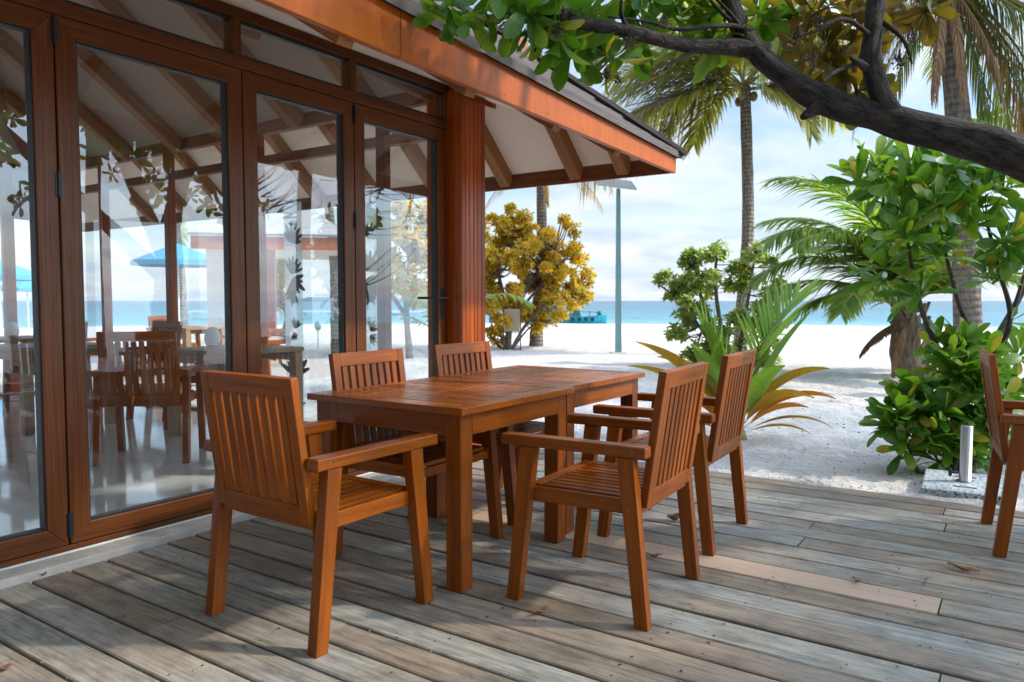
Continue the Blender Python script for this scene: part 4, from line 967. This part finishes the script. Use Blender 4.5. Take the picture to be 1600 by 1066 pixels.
hi_b = [B(1395, 290, 5.4, .13, 1.2), B(1440, 320, 5.3, .13, 1.3), B(1365, 270, 5.5, .07, .6), B(1475, 275, 5.4, .12, 1.1), B(1530, 310, 5.4, .14, 1.1), B(1575, 300, 5.5, .13, 1.0), B(1420, 375, 5.3, .12, 1.2), B(1395, 425, 5.4, .08, .7), B(1455, 410, 5.3, .07, .6), B(1500, 350, 5.4, .10, .8), B(1560, 370, 5.4, .10, .7), B(1595, 430, 5.5, .10, .6), B(1545, 440, 5.5, .06, .4), B(1425, 255, 5.5, .08, .6), B(1510, 258, 5.6, .09, .6), B(1585, 560, 5.8, .08, .4), B(1570, 500, 5.7, .05, .3), B(1660, 350, 5.5, .3, 1.4), B(1436, 465, 5.3, .05, .4), B(1580, 250, 5.7, .10, .6), B(1345, 290, 5.5, .05, .4)]
f2 = gnd(1530, 715, -.02)
bush('bush', 'tall glossy leaved shrub reaching up under the leaning branch at the right', 'bush', f2,
     [([f2, at(1500, 600, 5.6), at(1462, 540, 5.5), at(1436, 470, 5.4), at(1425, 420, 5.35), at(1410, 330, 5.4)], .026), ([f2, at(1545, 600, 5.7), at(1578, 500, 5.6), at(1560, 420, 5.5), at(1540, 340, 5.4)], .026),
      ([f2, at(1530, 560, 5.8), at(1500, 480, 5.7), at(1478, 400, 5.5), at(1460, 330, 5.4)], .022), ([at(1578, 500, 5.6), at(1600, 430, 5.6), at(1610, 360, 5.6)], .018), ([at(1540, 560, 5.7), at(1590, 470, 5.9), at(1640, 380, 5.8)], .03)],
     hi_b, 66, .25, .076, 'lf_bush', nl=(8, 12), hollow=.1, lo=15, hi=80, up=.35)

# ------------------------------------------------------------------ unseen trees added behind the viewer to block sky light on the furniture
for (x, y, h, lb) in ((-1.6, -3.6, 4.6, 'added unseen shade tree behind the viewer by the building'), (2.4, -3.0, 5.2, 'added unseen shade tree behind the viewer over the deck')):
    f = Vector((x, y, -.1)); bl = [((x + ru(-1.4, 1.4), y + ru(-1.2, 1.2), h * ru(.25, 1.0)), ru(.7, 1.1)) for _ in range(14)]
    bush('added_shade_tree', lb, 'tree', f, [([f, f + Vector((.2, .1, h * .4)), f + Vector((-.2, .3, h * .9))], .14), ([f + Vector((.2, .1, h * .4)), f + Vector((1.2, .2, h * .75))], .08)], bl, 620, .36, .17, 'lf_shade', 'bark', .05, (8, 11), fine=False, every=3, group='added trees behind the viewer')

# ------------------------------------------------------------------ small green shrub tree in the middle distance
D = 14.2; ft = at(1150, 592, D)
gb = [B(1085, 400, D, 0.23, 1), B(1120, 392, D, 0.23, 1), B(1150, 420, D, 0.22, .8), B(1180, 395, D, 0.22, 1), B(1060, 445, D, 0.29, 1.2), B(1030, 440, D, 0.16, .5), B(1100, 440, D, 0.26, 1), B(1080, 490, D, 0.31, 1.3), B(1055, 520, D, 0.23, 1), B(1100, 540, D, 0.31, 1.2), B(1150, 500, D, 0.31, 1.1), B(1190, 480, D, 0.29, .9), B(1200, 530, D, 0.31, 1), B(1150, 550, D, 0.31, 1), B(1075, 555, D, 0.17, .6), B(1190, 565, D, 0.23, .7), B(1048, 465, D, 0.11, .3), B(1215, 440, D, 0.17, .4)]
for _ in range(44): gb.append((at(1120 + ru(-95, 95), 480 + ru(-85, 95), D + ru(-.5, .5)), ru(.10, .22), .6))
bush('shrub_tree', 'small leggy green shrub tree with open crown in front of the sea', 'shrub', ft, [([ft, at(1130, 540, D), at(1100, 480, D), at(1085, 410, D)], .06), ([ft, at(1125, 500, D), at(1118, 440, D), at(1120, 395, D)], .05), ([ft, at(1160, 520, D), at(1172, 450, D), at(1180, 395, D)], .045), ([ft, at(1100, 520, D), at(1060, 470, D), at(1030, 445, D)], .04), ([ft, at(1190, 540, D), at(1215, 480, D)], .04)],
     gb, 800, .13, .07, 'lf_shrub', 'greytwig', .035, (7, 11), fine=False, hollow=.05, lo=30, hi=95, every=1)

# ------------------------------------------------------------------ golden tree by the column
D = 20.0; ft = at(795, 556, D)
yb = []
gc = at(815, 425, D)
while len(yb) < 150:
    v = rvec() * ru(.45, 1.0); q = gc + Vector((v.x * 1.95, v.y * 1.7, v.z * 1.85))
    if q.z < .25: continue
    yb.append((q, ru(.14, .26), 1))
yb += [B(905, 450, D, .20), B(918, 462, D, .14, .6), B(890, 475, D, .14, .5), B(845, 505, D, .2), B(780, 540, D, .2), B(770, 520, D, .25), B(840, 515, D, .14, .6), B(925, 445, D, .10, .4)]
bush('golden_tree', 'wide golden leaved tree with pale tangled branches just right of the column', 'tree', ft, [([ft, at(800, 500, D), at(830, 440, D), at(860, 390, D)], .07), ([ft, at(790, 480, D), at(780, 420, D), at(800, 350, D)], .07), ([ft, at(775, 500, D), at(745, 440, D), at(740, 380, D)], .07), ([ft, at(820, 510, D), at(860, 470, D), at(905, 445, D)], .05), ([ft, at(770, 530, D), at(740, 490, D)], .05), ([at(800, 500, D), at(850, 440, D), at(890, 400, D)], .04), ([ft, at(820, 520, D), at(845, 500, D), at(840, 515, D)], .03)],
     yb, 2200, .15, .075, 'lf_gold', 'greytwig', .10, (7, 11), fine=False, hollow=.1, lo=30, hi=95, every=3)
# trees seen through the building
D = 19.0; ft = at(440, 530, D)
bush('golden_tree', 'small golden tree with one curved trunk seen through the third glass door', 'tree', ft, [([ft, at(452, 500, D), at(440, 465, D), at(425, 430, D)], .14)],
     [B(425, 410, D, .35), B(440, 430, D, .3), B(415, 450, D, .35), B(430, 470, D, .25), B(445, 405, D, .2)], 110, .22, .09, 'lf_gold', 'greytwig', .06, (7, 10), fine=False)
D = 16.0; ft = at(640, 560, D)
bush('golden_tree', 'round olive gold tree seen through the rightmost glass door', 'tree', ft, [([ft, at(635, 480, D), at(640, 400, D)], .08), ([at(638, 500, D), at(600, 440, D), at(590, 400, D)], .05)],
     [B(640, 370, D, .45, 1.3), B(610, 410, D, .35), B(665, 400, D, .35), B(640, 440, D, .4), B(660, 460, D, .25, .6), B(600, 350, D, .2, .5), B(670, 330, D, .25, .6), B(630, 325, D, .25, .6)], 230, .2, .085, 'lf_gold', 'greytwig', .06, (7, 10), fine=False)
palm('pale slim palm trunk seen through the third glass door', at(528, 545, 17.5), at(505, 250, 17.5), .125, .09, [(k * 40, (20, 45)[k % 2], 2.6, 1.7) for k in range(9)], 'lf_palm', 'palms behind the restaurant', (), 0, n=34, lw=.05)
palm('young palm with drooping fronds just behind the rightmost glass door', at(700, 590, 9.5), at(692, 530, 9.5), .09, .07, [(180, 60, 1.5, 1.9), (190, 40, 1.3, 1.8), (165, 75, 1.7, 1.7), (20, 60, 1.5, 1.8), (260, 60, 1.4, 1.8), (90, 70, 1.4, 1.5)], 'lf_palm', 'palms behind the restaurant', (), 0, n=34, lw=.04)
palm('palm seen far through the second glass door beside the blue parasol', at(285, 520, 26), at(272, 330, 26), .2, .14, [(k * 37, (10, 40, 60)[k % 3], 3.0, 1.9) for k in range(11)], 'lf_palm', 'palms behind the restaurant', (), 0, n=30, lw=.07)

# ------------------------------------------------------------------ coconut seedling behind the chairs
sf = gnd(1150, 690, -.05)
t = thing('coconut_seedling', 'young coconut seedling with broad green and orange blades behind the chairs', 'seedling', sf)
def blade(mat, az, el, L, w, droop, base=(0, 0, .05), pleats=3, split=.0, twist=0.0, roll=.75):
    w *= 1.1; roll *= 1 if math.cos(az - AZR) < 0 else -1
    V, F = [], []; nS, nC = 14, 9; p = Vector(base); h = L / nS; rows = []
    for i in range(nS + 1):
        t_ = i / nS; e = el - droop * t_ ** 1.6; d = Vector((math.cos(e) * math.cos(az), math.cos(e) * math.sin(az), math.sin(e)))
        sd_ = Vector((-math.sin(az), math.cos(az), 0)); u = sd_.cross(d) * -1
        tw_ = roll + twist * t_; sd_, u = sd_ * math.cos(tw_) + u * math.sin(tw_), u * math.cos(tw_) - sd_ * math.sin(tw_)
        ww = w * (.08 + .92 * math.sin(math.pi * min(1, max(0, (t_ - .22) / .78)) ** .8) if t_ > .22 else .08)
        for c in range(nC):
            q = (c / (nC - 1) - .5)
            V.append(p + sd_ * (ww * q) + u * (abs(q) * ww * .45 + (.012 * ww / w if c % 2 else 0)))
        p = p + d * h
    for i in range(nS):
        for c in range(nC - 1):
            a = i * nC + c; F.append((a, a + 1, a + nC + 1, a + nC))
    return mesh_obj('leaf', V, F, MT[mat], t)
def fan(mat, az, el, L, n, ll, lw, droop, base=(0, 0, .05)):
    V, F, RB = [], [], MB(); frond(V, F, RB, base, az, el, L, droop, n, ll, lw, .12, 0, .45, False, .0, .55)
    o = mesh_obj('leaf', V, F, MT[mat], t); RB.build('leaf_rib', MT['lf_seedy'], o, smooth=True)
a = AZR
fan('lf_seedg', a + R(25), R(78), 1.45, 15, .62, .05, .75)
fan('lf_seedg', a + R(160), R(84), 1.10, 13, .50, .05, .5)
blade('lf_seedg', a + R(10), R(64), 1.32, .15, .35)
blade('lf_seedg', a + R(200), R(72), .95, .17, .6, twist=.8)
blade('lf_seedy', a + R(176), R(58), 1.22, .13, .75)
blade('lf_seedy', a + R(188), R(66), 1.05, .12, 1.1)
blade('lf_seedg', a + R(300), R(70), .85, .15, .9)
blade('lf_seedo', a + R(186), R(46), .85, .10, .5)
blade('lf_seedy', a - R(4), R(58), 1.02, .15, 1.05)
blade('lf_seedo', a + R(5), R(40), .72, .10, 1.0)
blade('lf_seedy', a - R(30), R(60), .80, .12, 1.5)
blade('lf_seedo', a - R(14), R(74), .75, .12, .8)
blade('lf_seedy', a + R(168), R(50), 1.15, .10, .9); blade('lf_seedo', a - R(8), R(48), .95, .09, 1.3); blade('lf_seedg', a + R(196), R(80), 1.15, .12, .5); blade('lf_seedg', a + R(20), R(72), 1.2, .10, .6)
blade('lf_seedo', a + R(215), R(36), .6, .07, 1.5)
blade('lf_palmy', a + R(170), R(20), .75, .035, .2); blade('lf_palmy', a + R(190), R(24), .80, .03, .9); blade('lf_palmy', a - R(10), R(30), .85, .03, 1.2); blade('lf_palmy', a + R(2), R(20), .7, .03, 1.0)
m = MB(); m.blob((0, 0, .02), (.10, .10, .12), 12); m.build('nut', MT['coco'], t, smooth=True)

# ================================================================== things on the beach
# solar lamp post
pf = gnd(966, 556, -.14); t = thing('lamp_post', 'tall blue grey solar lamp post standing on the beach', 'lamp post', pf, YAW)
m = MB(); m.leg((0, 0, .08), (-.03, 0, 3.95), .15, .10, .09, .07); ps = m.build('pole', MT['post'], t, .012)
m = MB()
for s in (-1, 1): m.leg((s * .062, -.052, .1), (s * .036 - .03, -.037, 3.9), .022, .008)
m.build('flange', MT['post'], ps)
m = MB(); m.leg((0, 0, -.2), (0, 0, .09), .40, .36, .36, .32); m.build('base', MT['concrete'], t, .01)
m = MB(); m.hexa([(-.56, -.3, 3.98), (.36, -.3, 3.86), (.36, .5, 4.16), (-.56, .5, 4.28), (-.56, -.32, 4.02), (.36, -.32, 3.90), (.36, .48, 4.20), (-.56, .48, 4.32)]); m.build('solar_panel', MT['panel'], t, .004)
# notice stand
nf = gnd(800, 553, -.18); t = thing('notice_stand', 'thin black metal stand holding a tan board under the golden tree', 'sign stand', nf, YAW)
m = MB()
for x in (-.22, .22): m.tube([(x, 0, 0), (x, .06, 1.18)], .014, 6); m.tube([(x, .35, 0), (x, .07, 1.16)], .012, 6)
for z, y in ((1.17, .06), (.55, .028), (.12, .006)): m.tube([(-.22, y, z), (.22, y, z)], .012, 6)
m.build('frame', MT['black'], t)
m = MB(); m.hexa([(-.2, .008, .57), (.2, .008, .57), (.2, .02, .57), (-.2, .02, .57), (-.2, .036, 1.14), (.2, .036, 1.14), (.2, .048, 1.14), (-.2, .048, 1.14)]); m.build('panel', MT['tan'], t)
# steel tube on its stone slab
sl = thing('parasol_slab', 'square speckled grey stone slab at the edge of the deck', 'slab', (-.265, 5.37, 0), R(3))
m = MB(); m.box(-.225, .235, -.30, .30, -.06, .055, 'x'); m.build('slab', MT['terrazzo'], sl, .008)
m = MB()
for y in (-.16, .14): m.box(-.06, .06, y - .008, y + .008, .0552, .0585, 'x')
m.build('slot', MT['black'], sl)
tb = thing('steel_tube', 'short shiny steel parasol tube standing upright on the speckled slab', 'tube', (-.265, 5.38, .0555))
m = MB(); m.lathe((0, 0, 0), [(.050, 0), (.050, .006), (.034, .010), (.0335, .345), (.030, .348)], 28); m.build('tube', MT['steel'], tb, smooth=False)
for p_ in tb.children[0].data.polygons: p_.use_smooth = abs(p_.normal.z) < .5
m = MB(); m.tube([(-.034, -.01, .05), (-.075, -.012, .05)], .006, 8); m.blob((-.08, -.012, .05), (.012, .012, .03), 8); m.build('knob', MT['black'], tb)
# boat
bf = at(856, 503, 72); bf.z = -1.0
t = thing('boat', 'teal wooden boat lying off the beach behind the golden tree', 'boat', bf, YAW + R(4))
V, F = [], []; nS = 21; Lb = 11.2
for i in range(nS):
    s = i / (nS - 1); x = (s - .5) * Lb; w = 1.15 * (max(.02, math.sin(math.pi * (.08 + .88 * s))) ** .55); k = (s * 2 - 1); top = .66 + .55 * max(0, -k) ** 2.6 * 1.2 + .16 * max(0, k) ** 3
    for yy, zz_ in ((-w, top), (-w * .93, .25), (-w * .6, -.3), (0, -.45), (w * .6, -.3), (w * .93, .25), (w, top)): V.append((x, yy, zz_))
for i in range(nS - 1):
    for q in range(6): a_ = i * 7 + q; F.append((a_, a_ + 1, a_ + 8, a_ + 7))
    F.append((i * 7 + 6, i * 7, i * 7 + 7, i * 7 + 13))
F += [tuple(range(7)), tuple((nS - 1) * 7 + q for q in reversed(range(7)))]
hl = mesh_obj('hull', V, F, MT['boat'], t, False)
m = MB()
for k in range(5): m.tube([(1.6 + k * .62, -1.22, .42), (1.6 + k * .62, -1.15, .42)], .2, 10)
m.build('tyre_fender', MT['black'], hl)
m = MB(); m.box(-3.6, .9, -.85, .85, .66, 1.75); m.build('cabin', MT['boatdark'], t, .06)
m = MB(); m.box(-3.9, 1.3, -1.05, 1.05, 1.76, 1.86); m.build('cabin_roof', MT['boat'], t, .03)
m = MB()
for x in (-3.2, -2.2, -1.2, -.2): m.box(x - .32, x + .32, -.866, -.852, 1.15, 1.6)
m.build('window', MT['gasket'], t)
m = MB(); m.leg((2.6, 0, .6), (2.6, 0, 1.45), 1.2, .7, .7, .5); m.box(2.0, 3.3, -.4, .4, 1.46, 1.52); m.build('engine_house', MT['boatdark'], t, .04)
m = MB()
for x in (1.4, 3.9, 4.6): m.tube([(x, -.8, .6), (x, -.8, 1.15)], .035, 6)
m.tube([(1.4, -.8, 1.15), (4.6, -.8, 1.1)], .03, 6); m.blob((5.0, 0, .95), (.22, .2, .28), 8); m.build('rail', MT['boatdark'], t)
# small lamp stake, parasols and pavilion seen through the glass
lf = at(497, 538, 15.5); t = thing('garden_stake', 'small paddle shaped garden light standing in the sand beyond the third door', 'garden light', lf, YAW)
m = MB(); m.tube([(0, 0, -.1), (0, 0, .3)], .012, 6); m.build('stake', MT['post'], t)
m = MB(); m.blob((0, 0, .38), (.075, .025, .11), 10); m.build('lamp_head', MT['post'], t, smooth=True)
def parasol(label, p, h, r):
    t = thing('parasol', label, 'parasol', p, ru(0, 1), 'blue parasols beyond the far glass wall')
    m = MB(); m.tube([(0, 0, -.2), (0, 0, h)], .035, 8); m.build('pole', MT['white'], t)
    V = [(0, 0, h + .05)]; F = []
    for k in range(8): V.append((r * math.cos(k * math.pi / 4), r * math.sin(k * math.pi / 4), h - r * .38))
    for k in range(8): V.append((r * math.cos(k * math.pi / 4), r * math.sin(k * math.pi / 4), h - r * .38 - .14))
    for k in range(8): F += [(0, 1 + k, 1 + (k + 1) % 8), (1 + k, 9 + k, 9 + (k + 1) % 8, 1 + (k + 1) % 8)]
    o = mesh_obj('canopy', V, F, MT['blue'], t, False); md = o.modifiers.new('solid', 'SOLIDIFY'); md.thickness = .01
parasol('wide blue parasol behind the cushioned chair, beyond the far glazing', at(280, 520, 22) * 1, 2.55, 1.25)
parasol('blue parasol cut by the left edge of the photo, the higher one there', at(2, 520, 24), 2.3, 1.3)
parasol('smaller blue parasol far off beyond the leftmost door', at(45, 520, 34), 2.5, 1.3)
pc = at(385, 560, 15.0); pc.z = -.1
t = thing('pavilion', 'second pavilion with orange eaves and grey roof seen through the doors', 'building', pc, YAW + R(12))
m = MB()
for x in (.45,): m.box(x - .13, x + .13, -.13, .13, -.1, 2.3, 'z')
m.build('post', MT['column'], t, .01)
m = MB(); m.box(-.8, 2.0, -1.0, -.95, 2.22, 2.46); m.box(1.95, 2.0, -.949, 4, 2.221, 2.459); m.build('fascia', MT['fascia'], t)
m = MB(); m.poly([(-.85, -1.05, 2.465), (2.05, -1.05, 2.465), (.8, 1.6, 3.5), (-.4, 1.6, 3.5)], .05); m.poly([(2.05, -1.05, 2.465), (2.05, 4.2, 2.465), (.8, 1.6, 3.5)], .05); m.build('roof', MT['roof2'], t)
m = MB(); m.poly([(-.8, -.94, 2.30), (1.94, -.94, 2.30), (1.94, 4, 2.30), (-.8, 4, 2.30)], .02); m.build('soffit', MT['soffit'], t)
m = MB(); m.box(-.75, .2, .2, .35, -.1, 2.29, 'z'); m.build('wall', MT['palewall'], t)
# jetty in the lagoon seen through the doors
jp = at(470, 490, 90); jp.z = -1.0; t = thing('jetty', 'low pale jetty on posts in the lagoon seen through the doors', 'jetty', jp, YAW)
m = MB(); m.box(-14, 16, -1, 1, .75, .95); m.build('walkway', MT['palewall'], t)
m = MB()
for k in range(11): m.box(-13.5 + k * 2.8, -13.2 + k * 2.8, -.8, -.5, -1.2, .749, 'z')
m.build('pile', MT['palewall'], t)

# ================================================================== litter
def dry_leaf(label, p, rz, L, w, curl):
    V, F = [], []; n = 8
    for i in range(n + 1):
        s = i / n; ww = w * math.sin(math.pi * (.06 + .9 * s)) ** .8; z = .006 + curl * L * (s - .45) ** 2 * .8
        for q in (-1, 0, 1): V.append(((s - .5) * L, q * ww / 2, z + abs(q) * ww * .45 + .004 * math.sin(s * 9 + q)))
    for i in range(n):
        for q in (0, 1): a_ = i * 3 + q; F.append((a_, a_ + 1, a_ + 4, a_ + 3))
    o = mesh_obj('dry_leaf', V, F, MT['dead'], None); o.location = p; o.rotation_euler = (0, 0, rz); md = o.modifiers.new('solid', 'SOLIDIFY'); md.thickness = .0012
    tag(o, label, 'dry leaf', 'dry leaves fallen on the deck')
dry_leaf('curled brown leaf on the deck behind the right hand chairs', gnd(1055, 815, 0) + Vector((0, 0, .002)), .6, .085, .06, 1.0)
dry_leaf('long brown leaf on the deck near the chair at the right edge', gnd(1505, 893, 0) + Vector((0, 0, .002)), -.35, .13, .025, .3)
dry_leaf('small twisted brown leaf on the boards in front of the table leg', gnd(845, 960, 0) + Vector((0, 0, .002)), 1.2, .075, .02, .8)
dry_leaf('thin pale curl of leaf between the legs of the nearer right chair', gnd(1022, 872, 0) + Vector((0, 0, .002)), .3, .075, .018, .6)
dry_leaf('brown leaf lying against the concrete threshold', gnd(66, 902, 0) + Vector((0, 0, .002)), .5, .04, .025, .6)
dry_leaf('brown leaf at the lower left corner of the deck', gnd(5, 1050, 0) + Vector((0, 0, .002)), .9, .06, .02, .6)
dry_leaf('tiny curl of dry leaf on the pale new board', gnd(1338, 912, 0) + Vector((0, 0, .002)), -.8, .05, .02, .9)
dry_leaf('small red brown leaf on the sand in front of the slab', gnd(1533, 781, 0) + Vector((0, 0, .012)), .4, .045, .03, .5)
m = MB()
for _ in range(900):
    x, y = ru(-3.2, .6), ru(1.0, 4.95)
    if ru(0, 1) < .55 and not (-1.6 < x < .2 and y > 2.6): continue
    if ru(0, 1) < .4: y = random.choice(EDG[8:-1]) + ru(-.012, .012)
    m.blob((x, y, ru(.001, .003)), (ru(.002, .0055), ru(.002, .005), ru(.0015, .003)), 5)
tag(m.build('seed_litter', MT['crumb'], None, fix=False), 'tiny tan seeds and crumbs scattered over the deck boards', 'litter', kind='stuff')
m = MB()
for _ in range(260):
    p = gnd(ru(1180, 1500), ru(690, 775), 0); 
    if ru(0, 1) > .25 + .75 * max(0, (p.x + 1.3) / 1.2): continue
    m.blob((p.x, p.y, ground_z(p.x, p.y) + .003), (ru(.003, .008), ru(.003, .008), ru(.002, .004)), 5)
for _ in range(70):
    p = gnd(ru(1150, 1450), ru(560, 690), 0); m.blob((p.x, p.y, ground_z(p.x, p.y) + .004), (ru(.004, .016), ru(.004, .012), .004), 5)
tag(m.build('sand_litter', MT['seed'], None, fix=False), 'dark specks of dry leaf scattered on the sand by the bush', 'litter', kind='stuff')
